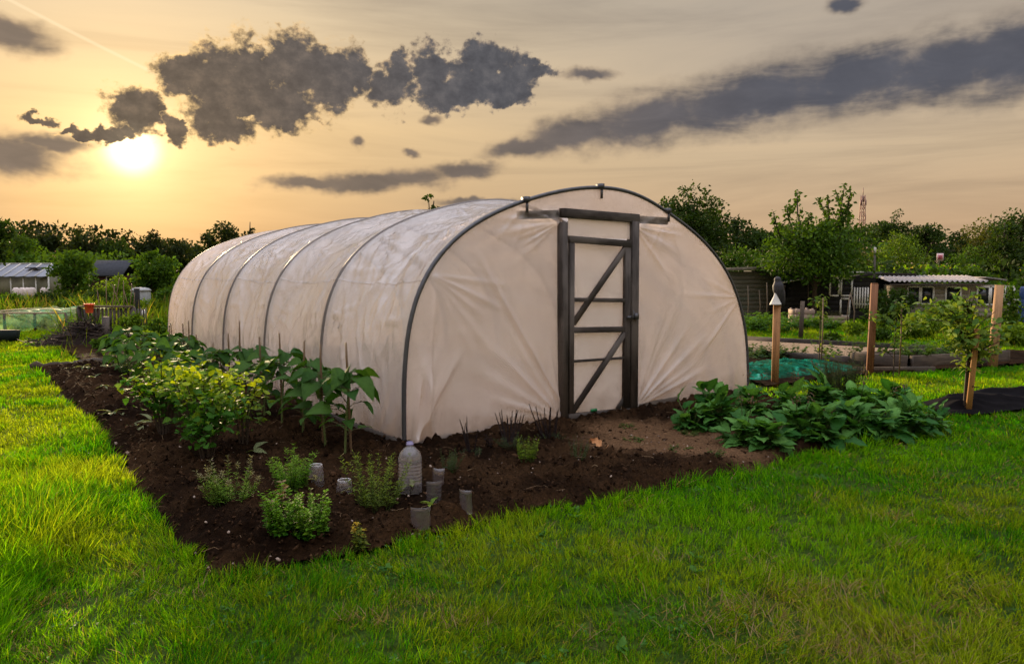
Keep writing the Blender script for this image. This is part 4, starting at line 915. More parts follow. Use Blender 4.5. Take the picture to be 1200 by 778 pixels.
# dry leaf
p = ground_at(705, 533); b = MB(); n = 9
S, T = np.meshgrid(np.linspace(-1, 1, n), np.linspace(0, 1, 12), indexing='ij'); wv = np.sin(np.pi * np.clip(T * .92 + .06, 0, 1)) * .05 * (1 + .4 * np.cos(T * 19))
b.grid(np.stack([S * wv, T * .14, .022 + .05 * np.abs(S) ** 1.3 * T + .02 * np.sin(T * 4)], -1)); b.tube([(0, 0, .02), (-.01, -.03, .05), (.01, -.035, .085)], .0022, 5)
o = b.build('dry_leaf', M_plain('dry_leaf_tan', (.42, .20, .085), .8, .2, 0, .25, 30)); o.location = p; o.rotation_euler = (R(25), R(-15), R(60)); tag(o, 'curled dry orange-brown leaf lying on the soil before the door', 'leaf')
# weeds on the trodden earth
for i, (px, py, lab) in enumerate([(741, 520, 'small flat weed in the middle of the trodden earth'), (797, 531, 'small flat weed towards the right of the trodden earth'), (806, 513, 'small flat weed near the comfrey on trodden earth'), (838, 541, 'small pale grassy weed at the lower edge of trodden earth'), (735, 503, 'dark weed tuft below the right door post')]):
    herb('small_weed', lab, 'weed', ground_at(px, py), .07, .22, 12, 8, LEAF_O, .035, (.03, .07, .01), (.08, .13, .02), 1.3)
# ---- comfrey
cf = [(812, 506, .9, 'leftmost, next to the tunnel wall'), (842, 506, 1.0, 'second from the left in the front rank'), (872, 524, 1.0, 'nearest the trodden earth, at the front'), (900, 528, 1.1, 'right of the foremost clump'), (935, 520, 1.05, 'front rank under the brown flower heads'), (965, 522, 1.0, 'middle of the front rank'), (995, 512, 1.1, 'front rank, right of the middle'), (1030, 512, 1.15, 'with the longest pale leaves near the right end'), (1062, 506, 1.1, 'second from the right end'), (1088, 502, .8, 'rightmost, low against the lawn'),
      (835, 488, 1.0, 'back rank against the tunnel corner'), (880, 494, 1.1, 'back rank, second from the tunnel'), (925, 490, 1.1, 'back rank, left of the rosemary'), (960, 484, 1.1, 'back rank, just left below the rosemary'), (1005, 490, 1.05, 'back rank, right below the rosemary'), (1045, 490, 1.0, 'back rank, near the right end')]
for i, (px, py, k, lab) in enumerate(cf):
    p = G(px, py); p[2] = gz(p[0], p[1])
    rosette('comfrey_plant', f'broad dark-green comfrey clump, {lab}', p, 84, .175 * k, (.03, .12, .022), (.13, .30, .06), 'comfrey clumps right of the door', LEAF_WIDE, (.05, 1.4), 'comfrey', (2 if i in (2, 4, 12, 13, 14, 8, 11) else 0), .40 * k)
herb('rosemary_bush', 'dark upright rosemary bush rising behind the comfrey', 'bush', G(985, 468), .56, .5, 90, 70, LEAF_N, .05, (.016, .035, .014), (.045, .075, .024), .32, (.03, .025, .02))
# ------------------------------------------------------------------ right hand plots: posts, stakes, saplings, beds, sheds
def post(name, label, cat, px, pb, pt, w_, mat=m_post, rnd=False, tiltx=0.0, group=None):
    p = G(px, pb); top = AT(px, pt, p[1]); h = top[2]; b = MB()
    if rnd: b.tube([(0, 0, -.1), (tiltx * .5, 0, h * .5), (tiltx, 0, h)], [w_ / 2, w_ / 2, w_ / 2 * .93], 12, jit=.04)
    else:
        b.beam((0, 0, -.1), (tiltx, 0, h - .012), w_, w_, (.3, 1, 0)); b.box((tiltx, 0, h - .005), (w_ * .9, w_ * .9, .014), np.array([[math.cos(.3), math.sin(.3), 0], [-math.sin(.3), math.cos(.3), 0], [0, 0, 1]]))
    o = b.build(name, mat); o.location = p; tag(o, label, cat, group); return o, p, h
m_round = M_wood('peeled_post', (.42, .24, .12), .6, .75)
oA, pA, hA = post('timber_post', 'square orange timber post carrying the bird decoy', 'post', 908, 450, 357, .10, group='timber posts')
oB, pB, hB = post('timber_post', 'bare square brown timber post, tallest, beside the raised bed', 'post', 1019, 438, 332, .10, M_wood('brown_post', (.24, .105, .05), .55), tiltx=.025, group='timber posts')
oC, pC, hC = post('timber_post', 'pale rounded timber post behind the small fruit tree', 'post', 1163, 430, 334, .15, m_round, True, .05, group='timber posts')
oD, pD, hD = post('tree_stake', 'short orange stake tied to the fruit tree at the black sheeting', 'stake', 1134, 483, 386, .055, M_wood('stake_timber', (.40, .20, .06), .6), False, .06)
post('timber_post', 'short thin grey-brown post far behind the netted bed', 'post', 938, 397, 353, .11, m_greywood, True, .03, 'timber posts')
b = MB(); b.tube([(.0, 0, .30), (.03, -.035, .31), (.06, 0, .30), (.03, .035, .31), (.0, 0, .30)], .008, 5); b.tube([(.06, 0, .30), (.12, .02, .29)], .006, 5); o = b.build('tree_tie', m_black); o.location = pD; o.parent = None; o.parent = oD; o.location = (0, 0, 0)
# bird decoy on the post
dec = thing('bird_decoy', 'dark grey hawk-shaped bird decoy on a white cone base', 'decoy', pA + np.array([0, 0, hA]))
dk_m = M_plain('decoy_grey', (.035, .033, .038), .65, .3, 0, .3, 30)
q = MB(); zs = np.linspace(0, 1, 22); cen = np.stack([.035 - .07 * zs ** .9 * .6, np.zeros(22), .03 + .38 * zs], 1)
rad = np.interp(zs, [0, .12, .3, .5, .66, .76, .82, .90, .97, 1], [.02, .035, .062, .08, .078, .058, .047, .05, .036, .008]); q.tube(cen, rad, 18); q.build('body', dk_m, dec, True)
q = MB(); q.inst(ico_v, ico_f, np.array([[-.012, -.012, .385]]), np.array([[1., 0, 0]]), np.array([[0, 1., 0]]), np.array([[0, 0, 1.]]), np.array([[.012, .022, .010]]), np.array([[.1, .08, .04]])); q.build('beak', M_plain('decoy_beak', (.10, .08, .05), .5), dec)
q = MB(); q.tube([(.01, .0, .27), (.055, .01, .17), (.085, .01, .03), (.088, .01, -.05)], [.055, .06, .035, .012], 10); q.build('folded_wing', M_plain('decoy_wing', (.02, .019, .023), .6), dec, True)
q = MB(); q.lathe([(.085, .0), (.080, .012), (.03, .12), (.012, .19)], 20, (-.03, -.02, 0)); q.build('cone_base', m_white, dec, True)
# saplings
def sapling(label, px, pb, pt, crowns, n, ll, ca, cb, stake=None, name='sapling', cat='tree', tr=.012, group=None, lt=LEAF_O):
    p = G(px, pb); h = AT(px, pt, p[1])[2]; root = thing(name, label, cat, p, 0, group); bs_ = MB(); bl = MB()
    trunk = np.array([(0, 0, -.05), (rng.normal(0, .02), 0, h * .4), (rng.normal(0, .03), 0, h * .75), (0, 0, h)]); bs_.tube(trunk, [tr, tr * .8, tr * .5, tr * .25], 7, (.05, .035, .025), False)
    tot = sum(c[3] for c in crowns)
    for (cx_, cz, r_, w_) in crowns:
        k = int(n * w_ / tot); c0 = np.array([cx_, 0, cz * h]); nb = max(2, k // 14)
        for _ in range(nb):
            e = c0 + rand_dirs(1)[0] * r_ * rng.uniform(.4, 1.0) * [1, 1, .9]; s0 = along(trunk, np.array([max(.2, cz * .9 - .12)]))[0]
            qq = np.array([s0, (s0 + e) / 2 + [0, 0, .03], e]); bs_.tube(qq, [tr * .4, tr * .3, tr * .12], 5, (.05, .035, .025), False)
            kk = k // nb; t = rng.uniform(.3, 1.05, kk); o_ = along(qq, t) + rng.normal(0, .03 + r_ * .1, (kk, 3)); a = rng.uniform(0, 6.28, kk)
            d = np.stack([np.cos(a), np.sin(a), rng.normal(-.1, .5, kk)], 1); sd, dd, nn_ = frames(d, rng.normal(0, .5, kk))
            cc = colmix(ca, cb, np.clip(rng.normal(.4, .35, kk), 0, 1)); bl.inst(lt[0], lt[1], o_, sd, dd, nn_, ll * rng.uniform(.6, 1.2, kk), cc)
    bs_.build('trunk', m_stem, root); bl.build('crown', m_leaf, root); return root, p, h
LG, MG = (.20, .28, .03), (.05, .12, .02)
fruit, pf, hf = sapling('small leafy fruit tree leaning over its orange stake', 1130, 482, 338, [(-.15, .62, .32, 1.6), (.12, .72, .34, 1.5), (-.38, .80, .22, .8), (.30, .52, .24, 1.0), (-.05, .92, .24, .8), (.05, .42, .2, .5)], 680, .095, (.06, .15, .02), (.28, .36, .06), name='fruit_tree', tr=.022)
sapling('thin young tree on a bamboo, left of the brown post', 959, 429, 346, [(0, .92, .12, 1), (0, .75, .12, .6), (.25, .22, .22, .9)], 130, .10, MG, LG, group='young whips')
sapling('thin twin-stemmed young tree right of the brown post', 1047, 440, 350, [(0, .92, .16, 1.2), (-.28, .74, .2, 1.2), (.28, .72, .2, 1), (-.1, .5, .2, .6), (-.2, .35, .15, .4)], 230, .10, MG, LG, group='young whips')
for (px, pb, pt, lab) in [(958, 430, 349, 'thin brown cane beside the leafy whip near the netted bed'), (1049, 440, 356, 'thin pale cane holding the twin-stemmed young tree')]:
    p = G(px, pb); h = AT(px, pt, p[1])[2]; b = MB(); b.tube([(0, 0, -.1), (.01, 0, h * .5), (0, 0, h)], .011, 7); o = b.build('bamboo_cane', m_cane); o.location = p + np.array([.05, -.02, 0]); tag(o, lab, 'cane')
# green netting draped over a low bed
m_net = bpy.data.materials.new('green_net'); nt = nt_new(m_net)
g = attr(nt, 'gr', 'Vector'); wv = noise(nt, vscale(nt, g, (9, 9, 9)), 1, 4, .6)
tr = nt.nodes.new('ShaderNodeBsdfTransparent'); df = princ(nt, ramp(nt, noise(nt, g, 6, 4), [(.35, (.0, .07, .035)), (.55, (.004, .18, .095)), (.68, (.02, .36, .22)), (.76, (.2, .6, .45))]), .8, .08)
mx = nt.nodes.new('ShaderNodeMixShader'); L(nt, ramp(nt, wv, [(.35, (.15, .15, .15)), (.65, (.8, .8, .8))]), mx.inputs[0]); L(nt, tr.outputs[0], mx.inputs[1]); L(nt, df, mx.inputs[2]); finish(nt, mx.outputs[0])
p0 = G(868, 446); p1 = G(996, 434)
ax = p1 - p0; ll_ = np.linalg.norm(ax); ax /= ll_; pr_ = np.array([-ax[1], ax[0], 0])
S, T = np.meshgrid(np.linspace(0, 1, 90), np.linspace(0, 1, 40), indexing='ij')
hh = .15 * np.sin(np.pi * T) ** .7 * np.clip(np.sin(np.pi * np.clip(S * .93 + .05, 0, 1)), 0, 1) ** .35 * (.75 + .5 * fbm(S * 5, T * 2, 3, 501)) + .05 * ridge(fbm(S * 14 + T * 4, T * 3, 3, 511))
Pn = S[..., None] * ax * ll_ + (T[..., None] - .2) * pr_ * 1.35 + hh[..., None] * Z3
b = MB(); b.grid(Pn); o = b.build('garden_netting', m_net, None, True); o.location = p0 + np.array([0, 0, .01]); tag(o, 'bright green crumpled netting over a low crop behind the comfrey', 'netting')
for i, (t, lab) in enumerate([(.2, 'left'), (.5, 'middle'), (.8, 'right')]):
    herb('brassica_plant', f'leafy crop under the green netting, {lab} of the three', 'plant', p0 + ax * ll_ * t + pr_ * .45, .2, .8, 14, 18, LEAF_O, .09, (.02, .07, .02), (.05, .12, .03), 1.0)
for i, (px, py, lab) in enumerate([(882, 420, 'left leafy crop row clump between the planks and netting'), (905, 420, 'leafy crop clump behind the owl post, at the planks'), (928, 420, 'leafy crop clump right of the decoy post at the planks'), (985, 422, 'leafy crop clump at the end of the front plank')]):
    herb('crop_plant', lab, 'plant', G(px, py), .33 if i < 3 else .55, .9, 16, 18, LEAF_O, .10, (.02, .06, .015), (.08, .14, .03), .9)
for i, (px, py) in enumerate([(874, 382), (886, 384), (897, 381), (918, 383), (930, 385), (950, 384), (964, 386), (878, 388), (905, 389)]):
    herb('crop_plant', f'bright leafy vegetable on the far plot, {ORD[i]} in the row before the board shed', 'plant', G(px, py), .45, 1.1, 18, 20, LEAF_O, .15, (.03, .10, .012), (.11, .23, .02), .9, group='vegetables before the board shed')
# black ground-cover sheet
mm = np.array(MEMB); X, Y = np.meshgrid(np.linspace(mm[:, 0].min(), mm[:, 0].max(), 130), np.linspace(mm[:, 1].min(), mm[:, 1].max(), 80), indexing='ij')
ins = in_poly(X, Y, MEMB); d = poly_dist(X, Y, MEMB)
zz = .012 + sstep(0, .3, d) * (.02 + .13 * ridge(fbm(X * .9 + 3 * fbm(X, Y, 2, 5), Y * 2.6, 3, 601)) * .7 + .05 * fbm(X * 1.5, Y * 2, 3, 603))
b = MB(); b.grid(np.stack([X, Y, zz], -1), mask=ins[:-1, :-1] & ins[1:, 1:] & ins[1:, :-1] & ins[:-1, 1:])
o = b.build('ground_cover_sheet', M_plain('black_membrane', (.008, .007, .008), .9, .03, 0, .3, 3, .3), None, True); tag(o, 'wrinkled black weed membrane spread round the fruit tree', 'sheeting')
# raised beds and edging planks
def edge_beam(name, label, a, bq, h, t, mat, group=None):
    p0 = G(*a); p1 = G(*bq); q = MB(); q.beam(np.zeros(3) + [0, 0, h / 2 - .02], (p1 - p0) + [0, 0, h / 2 - .02], t, h); o = q.build(name, mat); o.location = p0; tag(o, label, 'plank', group); return o
bedt = thing('raised_bed', 'grey timber raised bed edged with thick sleepers behind the brown post', 'raised bed', G(1066, 432))
o0 = G(1066, 432); c1 = G(1000, 427.5) - o0; c2 = G(1180, 424.5) - o0
for nm, (a, q) in enumerate([((0, 0, 0), c1), ((0, 0, 0), c2), (c1, c1 + c2), (c2, c1 + c2)]):
    a = np.array(a, float); q = np.array(q, float); e = norm((q - a)[None])[0] * .04
    bb_ = MB(); bb_.beam(a + e * (1 if nm < 2 else -1) + [0, 0, .10], q + [0, 0, .10], .08, .24); bb_.build('sleeper', m_greywood, bedt)
S, T = np.meshgrid(np.linspace(.02, .98, 30), np.linspace(.02, .98, 30), indexing='ij'); Pq = S[..., None] * c1 + T[..., None] * c2; Pq[..., 2] = .15 + .04 * fbm(Pq[..., 0] * 6, Pq[..., 1] * 6, 3, 7)
b = MB(); b.grid(Pq, (.03, .02, .014)); b.build('bed_soil', msoil, bedt)
for i, (u_, v_, lab) in enumerate([(.3, .25, 'leafy plant in the raised bed, nearest its front corner'), (.5, .5, 'leafy plant in the middle of the raised bed'), (.4, .8, 'leafy plant at the right end of the raised bed')]):
    herb('bed_plant', lab, 'plant', o0 + c1 * u_ + c2 * v_ + [0, 0, .15], .30, .8, 14, 18, LEAF_O, .10, (.03, .09, .015), (.10, .18, .03), .9)
edge_beam('edging_plank', 'long dark plank edging the bed furthest back, beyond the chip path', (868, 401), (1085, 413), .17, .05, m_darkwood, 'edging planks')
edge_beam('edging_plank', 'dark plank on the near side of the pale chip path', (868, 417), (1000, 427), .16, .05, m_darkwood, 'edging planks')
edge_beam('edging_plank', 'low pale plank lying in front of the raised bed', (1000, 436), (1095, 435), .10, .05, m_greywood, 'edging planks')
pth = [G(868, 402)[:2], G(1070, 414)[:2], G(1000, 424)[:2], G(868, 414.5)[:2]]; b = MB(); b.add([(p[0], p[1], .075) for p in pth] , [(3, 2, 1, 0)])
o = b.build('path', M_plain('wood_chip', (.27, .185, .12), .9, .1, 0, .35, 40, .6)); tag(o, None, None, kind='structure')

# ---- sheds.  Local axes: x right, y away, z up
def shed_root(name, label, px, Y, cat='shed', rotz=0.0):
    p = AT(px, 340, Y); p[2] = 0; return thing(name, label, cat, p, rotz)
def planked(w_, h, d, nb, col=(1, 1, 1), b=None, h2=None):
    b = b or MB(); bh = h / nb
    for i in range(nb):
        for (p0, p1) in (((-w_ / 2, 0, 0), (w_ / 2, 0, 0)), ((w_ / 2, .02, 0), (w_ / 2, d, 0)), ((-w_ / 2, .02, 0), (-w_ / 2, d, 0))):
            z = bh * (i + .5); b.beam(np.array(p0) + [0, 0, z], np.array(p1) + [0, 0, z], .03, bh * .96)
    b.beam((-w_ / 2, d, h / 2), (w_ / 2, d, h / 2), .03, h); return b
r1 = shed_root('board_shed', 'grey horizontal-board shed with flat felt roof right of the tunnel', 885, 27, rotz=R(4))
planked(1.75, 1.72, 1.8, 11).build('wall', m_shed, r1)
b = MB(); b.beam((-1.0, .85, 1.80), (1.0, .85, 1.86), 2.1, .10); b.build('roof', M_plain('mossy_felt', (.17, .145, .115), .9, .1, 0, .4, 6), r1)
r2 = shed_root('lean_to_shed', 'black timber lean-to in the shade of the big tree', 916, 27.8)
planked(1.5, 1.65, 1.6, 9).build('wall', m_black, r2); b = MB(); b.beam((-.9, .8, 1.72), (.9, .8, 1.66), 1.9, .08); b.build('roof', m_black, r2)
def window(root, x, z, w_, h, y=-.02, mull=1, mat=m_white):
    f = MB(); t = .06
    f.beam((x - w_ / 2, y, z), (x + w_ / 2, y, z), .05, t); f.beam((x - w_ / 2, y, z + h), (x + w_ / 2, y, z + h), .05, t)
    f.beam((x - w_ / 2, y, z + t / 2), (x - w_ / 2, y, z + h - t / 2), t, .045, (0, 1, 0)); f.beam((x + w_ / 2, y, z + t / 2), (x + w_ / 2, y, z + h - t / 2), t, .045, (0, 1, 0))
    for k in range(1, mull): f.beam((x - w_ / 2 + w_ * k / mull, y, z + t / 2), (x - w_ / 2 + w_ * k / mull, y, z + h - t / 2), t * .8, .04, (0, 1, 0))
    o = f.build('window', mat, root); g = MB(); g.box((x, y + .012, z + h / 2), (w_, .01, h)); g.build('pane', m_glass, o); return o
r3 = shed_root('window_shed', 'dark timber shed with white-framed windows and sloping roof', 975, 26.5, rotz=R(-10))
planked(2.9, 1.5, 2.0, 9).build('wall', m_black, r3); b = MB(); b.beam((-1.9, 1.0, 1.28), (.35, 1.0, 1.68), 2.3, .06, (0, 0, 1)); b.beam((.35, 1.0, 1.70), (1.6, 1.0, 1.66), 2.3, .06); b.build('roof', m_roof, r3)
b = MB(); b.beam((-1.95, -.18, 1.27), (-1.05, -.18, 1.45), .05, .04); b.beam((-.7, -.18, 1.50), (-.1, -.18, 1.62), .05, .05); b.beam((-.2, -.18, 1.63), (1.0, -.18, 1.70), .05, .05); b.build('roof_edge', m_white, r3)
window(r3, .07, .85, .30, .62); window(r3, .48, .85, .36, .62, mull=1); window(r3, .45, .12, .30, .62); 
b = MB()
for k in range(6): b.beam((.75 + k * .09, -.06, .4), (.75 + k * .09, -.06, 1.15), .05, .02, (0, 1, 0))
b.beam((.7, -.04, .55), (1.3, -.04, .55), .02, .05); b.build('slatted_side', m_white, r3)
r4 = shed_root('flat_roof_shed', 'low black shed with a ragged flat roof behind the brown post', 1036, 31, rotz=R(-20))
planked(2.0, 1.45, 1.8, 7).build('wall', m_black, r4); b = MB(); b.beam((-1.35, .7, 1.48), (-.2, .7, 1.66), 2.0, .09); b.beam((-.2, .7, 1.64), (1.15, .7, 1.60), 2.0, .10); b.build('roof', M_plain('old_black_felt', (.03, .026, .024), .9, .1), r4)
r5 = shed_root('corrugated_shed', 'long low shed with pale corrugated roof and white window frames', 1117, 28, rotz=R(-17))
planked(4.0, 1.2, 2.2, 7).build('wall', M_wood('pale_board', (.26, .22, .17), .6, .85), r5)
nx = 240; S = np.linspace(-2.25, 1.05, nx); T = np.linspace(-.35, 2.5, 8); Xs, Ys = np.meshgrid(S, T, indexing='ij')
b = MB(); Pr = np.stack([Xs, Ys, 1.36 + .14 * (Ys + .35) / 2.85 * 1.4 + .035 * np.sin(Xs * 2 * math.pi / .17)], -1); b.grid(Pr); o = b.build('roof', M_plain('corrugated_sheet', (.34, .30, .29), .6, .4, 0, .25, 5), r5, True); o.modifiers.new('t', 'SOLIDIFY').thickness = .02
b = MB(); b.beam((1.06, 1.1, 1.50), (1.75, 1.1, 1.40), 2.3, .05); b.build('roof', M_plain('grey_roof_panel', (.24, .215, .20), .8, .2, 0, .3, 5), r5)
b = MB(); b.beam((-2.25, -.3, 1.22), (.9, -.3, 1.25), .06, .05); b.build('fascia', m_greywood, r5)
for x_, w_ in ((-1.35, .42), (-.88, .42), (.0, .5), (1.0, .40), (1.45, .40), (1.85, .3)): window(r5, x_, .48, w_, .66, -.03)
# clutter between the beds and the sheds
def pallet_box(name, label, px, pb, w_, h, d, mat, nb=4, cat='box'):
    p = G(px, pb); r = thing(name, label, cat, p, R(rng.uniform(-8, 8))); b = MB(); bh = h / nb
    for i in range(nb):
        z = bh * (i + .5)
        b.beam((-w_ / 2, 0, z), (w_ / 2, 0, z), .025, bh * .85); b.beam((-w_ / 2, d, z), (w_ / 2, d, z), .025, bh * .85); b.beam((-w_ / 2, .03, z), (-w_ / 2, d - .03, z), .025, bh * .85); b.beam((w_ / 2, .03, z), (w_ / 2, d - .03, z), .025, bh * .85)
    b.build('board', mat, r); b = MB()
    for x_ in (-w_ / 2 + .06, w_ / 2 - .06):
        for y_ in (.05, d - .05): b.beam((x_, y_, -.02), (x_, y_, h + .03), .05, .05, (0, 1, 0))
    b.build('corner_post', mat, r); return r
pallet_box('planter_box', 'pale pinkish wooden box behind the thin grey-brown post', 943, 381, .62, .50, .6, M_wood('pale_pink_board', (.33, .24, .19), .7), 3)
pallet_box('planter_box', 'low pale trough planter below the shed windows', 977, 380, .95, .26, .5, M_wood('pale_trough', (.32, .24, .17), .7), 2)
pallet_box('slatted_bin', 'black slatted compost bin left of the pinkish box', 924, 374, .85, .78, .8, m_black, 5, 'bin')
pallet_box('compost_bin', 'dark rounded compost box before the board shed', 884, 371, .7, .60, .6, m_darkwood, 5, 'bin')
herb('planter_plant', 'brown dried plants filling the low trough planter', 'plant', G(977, 379) + [0, .25, .22], .22, .8, 30, 16, LEAF_N, .06, (.05, .05, .02), (.16, .12, .06), .9)
for i, (px, pb, pt, lab) in enumerate([(876, 378, 335, 'leftmost thin cane before the board shed'), (890, 376, 340, 'thin cane in front of the dark compost box'), (898, 377, 331, 'thin cane just left of the decoy'), (917, 374, 334, 'thin cane just right of the decoy'), (939.5, 372, 334, 'thin cane above the grey-brown post'), (946, 374, 333, 'thin cane above the pinkish box'), (958, 372, 333, 'thin cane at the slope of the shed roof'), (992, 385, 345, 'thin cane below the shed windows, left'), (1000, 387, 343, 'thin cane right of the shed windows')]):
    p = G(px, pb); h = AT(px, pt, p[1])[2]; b = MB(); b.tube([(0, 0, -.1), (.02, 0, h * .5), (rng.normal(0, .06), 0, h)], .016, 6); o = b.build('bamboo_cane', m_greywood); o.location = p; tag(o, lab, 'cane', 'canes on the far plots')
# blue barrel and rusty junk at the right edge, workbench of slabs
bl_ = MB(); bl_.lathe([(.26, 0), (.29, .05), (.30, .28), (.285, .3), (.30, .32), (.30, .58), (.285, .6), (.30, .62), (.29, .85), (.25, .9), (.001, .9)], 20); o = bl_.build('water_butt', M_plain('blue_plastic', (.03, .07, .22), .45), None, True); o.location = AT(1208, 330, 24) * [1, 1, 0] + [0, 0, .35]; tag(o, 'blue plastic water butt at the right edge', 'barrel')
o.location.z = 0.0; o.scale = (1, 1, 1.35)
r6 = thing('stone_bench', 'low bench of grey slabs beside the pale rounded post', 'bench', G(1172, 366)); b = MB(); b.box((0, 0, .52), (1.9, .5, .07)); b.build('bench_top', M_plain('grey_slab', (.3, .28, .26), .85), r6); b = MB(); b.box((-.5, 0, .24), (.35, .4, .48)); b.build('leg', M_plain('concrete_block', (.25, .23, .2), .9), r6); b = MB(); b.box((.6, 0, .24), (.35, .4, .48)); b.build('leg', M_plain('concrete_block', (.25, .23, .2), .9), r6)
herb('russet_plant', 'rust-red dry plant beside the blue water butt', 'plant', G(1190, 372), .75, .9, 26, 24, LEAF_O, .09, (.10, .045, .025), (.30, .12, .06), .7)
# a grassy bank rises behind the sheds
def bank_z(x, y): return 2.05 * sstep(35, 45, y) * sstep(19, 25, x) * (1 - .9 * sstep(62, 90, y)) + .12 * (fbm(np.asarray(x) * .3, np.asarray(y) * .3, 2, 71) - .5) * sstep(34, 38, y)
Xb, Yb = np.meshgrid(np.linspace(6, 75, 100), np.linspace(33, 92, 80), indexing='ij'); b = MB(); b.grid(np.stack([Xb, Yb, bank_z(Xb, Yb) - .04], -1)); o = b.build('bank', mg, None, True); tag(o, None, None, kind='structure')
# square warning sign on a pole beyond the corrugated roof
SY = 46.0; sz0 = float(bank_z(AT(1100, 340, SY)[0], SY)); sg = thing('sign', 'small square white and red sign on a pole above the corrugated roof', 'sign', AT(1100, 340, SY) * [1, 1, 0] + [0, 0, sz0]); zt = AT(1100, 297, SY)[2] - sz0; zb = AT(1100, 306, SY)[2] - sz0; sw = hgt(7.6, SY)
b = MB(); b.tube([(0, .03, 0), (0, .03, zt)], .045, 8); b.build('pole', m_pipe, sg)
b = MB(); b.box((0, 0, (zt + zb) / 2), (sw, .03, zt - zb)); b.build('sign_board', M_plain('sign_white', (.75, .55, .56), .5, .4, 0, .06, 6, 0), sg)
b = MB(); s_ = sw * .72; zc = (zt + zb) / 2; b.box((0, -.019, zc), (s_, .006, s_)); b.build('red_panel', M_plain('sign_red', (.62, .16, .2), .5), sg)
b = MB(); b.box((-s_ * .2, -.025, zc), (s_ * .14, .006, s_ * .66)); b.box((s_ * .02, -.025, zc + s_ * .27), (s_ * .34, .006, s_ * .13)); b.box((s_ * .19, -.025, zc + s_ * .12), (s_ * .12, .006, s_ * .2)); b.box((s_ * .0, -.025, zc), (s_ * .3, .006, s_ * .12)); b.build('letter', M_plain('sign_mark', (.22, .03, .05), .5), sg)
# thin pale-topped pole by the black shed
p = AT(1023.5, 345, 30) * [1, 1, 0]; zt = AT(1023, 288, 30)[2]; zm = AT(1023, 297, 30)[2]
pl = thing('slender_pole', 'slender dark pole with a white top above the black flat-roofed shed', 'pole', p); b = MB(); b.tube([(0, 0, 0), (0, 0, zm)], .045, 8); b.build('shaft', m_darkwood, pl); b = MB(); b.tube([(0, 0, zm), (0, 0, zt)], .05, 8); b.build('white_tip', m_white, pl)
# lattice mast on the horizon
my = 300; p = AT(1008, 322, my) * [1, 1, 0]; zt = AT(1008, 229, my)[2]; ms = thing('lattice_mast', 'distant steel lattice mast rising over the treetops', 'mast', p); b = MB(); w0, w1 = 3.0, 1.2; lv = np.linspace(0, zt, 12)
def corner(i, k): w_ = w0 + (w1 - w0) * (lv[i] / zt); return np.array([(-1, 1, 1, -1)[k] * w_ / 2, (-1, -1, 1, 1)[k] * w_ / 2, lv[i]])
for k in range(4): b.tube([corner(i, k) for i in range(12)], .16, 5)
for i in range(11):
    for k in range(4): b.tube([corner(i, k), corner(i + 1, (k + 1) % 4)], .09, 4, caps=False); b.tube([corner(i, (k + 1) % 4), corner(i + 1, k)], .09, 4, caps=False)
m_mast = M_plain('mast_steel', (.28, .16, .14), .6, .4, .2); b.build('lattice_frame', m_mast, ms)
b = MB(); b.tube([(0, 0, zt), (0, 0, zt + 3)], .14, 5); [b.box((x_, -.4, z_), (.5, .3, 2.2)) for x_, z_ in ((-1, zt - 3), (1, zt - 3), (0, zt - 1.5), (-1.2, zt - 14), (1.2, zt - 14), (1.0, zt - 9))]; b.build('antenna', m_mast, ms)
# ------------------------------------------------------------------ left hand plots
m_netl = bpy.data.materials.new('pale_net'); nt = nt_new(m_netl)
g = attr(nt, 'gr', 'Vector'); tr = nt.nodes.new('ShaderNodeBsdfTransparent')
df = princ(nt, ramp(nt, noise(nt, g, 1.1, 4, .6), [(.35, (.30, .36, .16)), (.52, (.34, .50, .26)), (.62, (.12, .62, .30)), (.75, (.55, .55, .38))]), .6, .3)
tl = nt.nodes.new('ShaderNodeBsdfTranslucent'); tl.inputs[0].default_value = (.35, .55, .28, 1)
md_ = nt.nodes.new('ShaderNodeMixShader'); md_.inputs[0].default_value = .4; L(nt, df, md_.inputs[1]); L(nt, tl.outputs[0], md_.inputs[2])
mx = nt.nodes.new('ShaderNodeMixShader'); L(nt, ramp(nt, noise(nt, g, 2.2, 4, .6), [(.35, (.10, .10, .10)), (.65, (.62, .62, .62))]), mx.inputs[0]); L(nt, tr.outputs[0], mx.inputs[1]); L(nt, md_.outputs[0], mx.inputs[2]); finish(nt, mx.outputs[0])
# netting cage: low timber frame under pale green net
c0 = AT(-30, 385, 20.6) * [1, 1, 0]; c1 = G(78, 388); cage = thing('netting_cage', 'low timber fruit cage covered with pale green netting at the left edge', 'cage', c0)
ax = c1 - c0; ax[2] = 0; bk = np.array([-.2, 2.6, 0]); h1 = .52
b = MB()
for t in (0, .33, .66, 1):
    for q in (0, 1): b = MB(); b.beam(ax * t + bk * q, ax * t + bk * q + Z3 * h1, .06, .06, (0, 1, 0)); b.build('post', m_greywood, cage)
b = MB()
for q in (0, 1): b.beam(bk * q + Z3 * h1, ax + bk * q + Z3 * h1, .06, .05)
for t in (0, .33, .66, 1): b.beam(ax * t + Z3 * h1, ax * t + bk + Z3 * h1, .05, .05)
b.build('rail', M_wood('pale_rail', (.42, .33, .22), .7), cage)
nn2 = 60; S = np.linspace(0, 1, nn2); T = np.linspace(0, 1, 46); S_, T_ = np.meshgrid(S, T, indexing='ij')
tt = T_ * 1.7; yb = np.clip(tt - .6, 0, 1); zb = np.where(tt < .6, tt / .6, 1.0) * (h1 + .03)
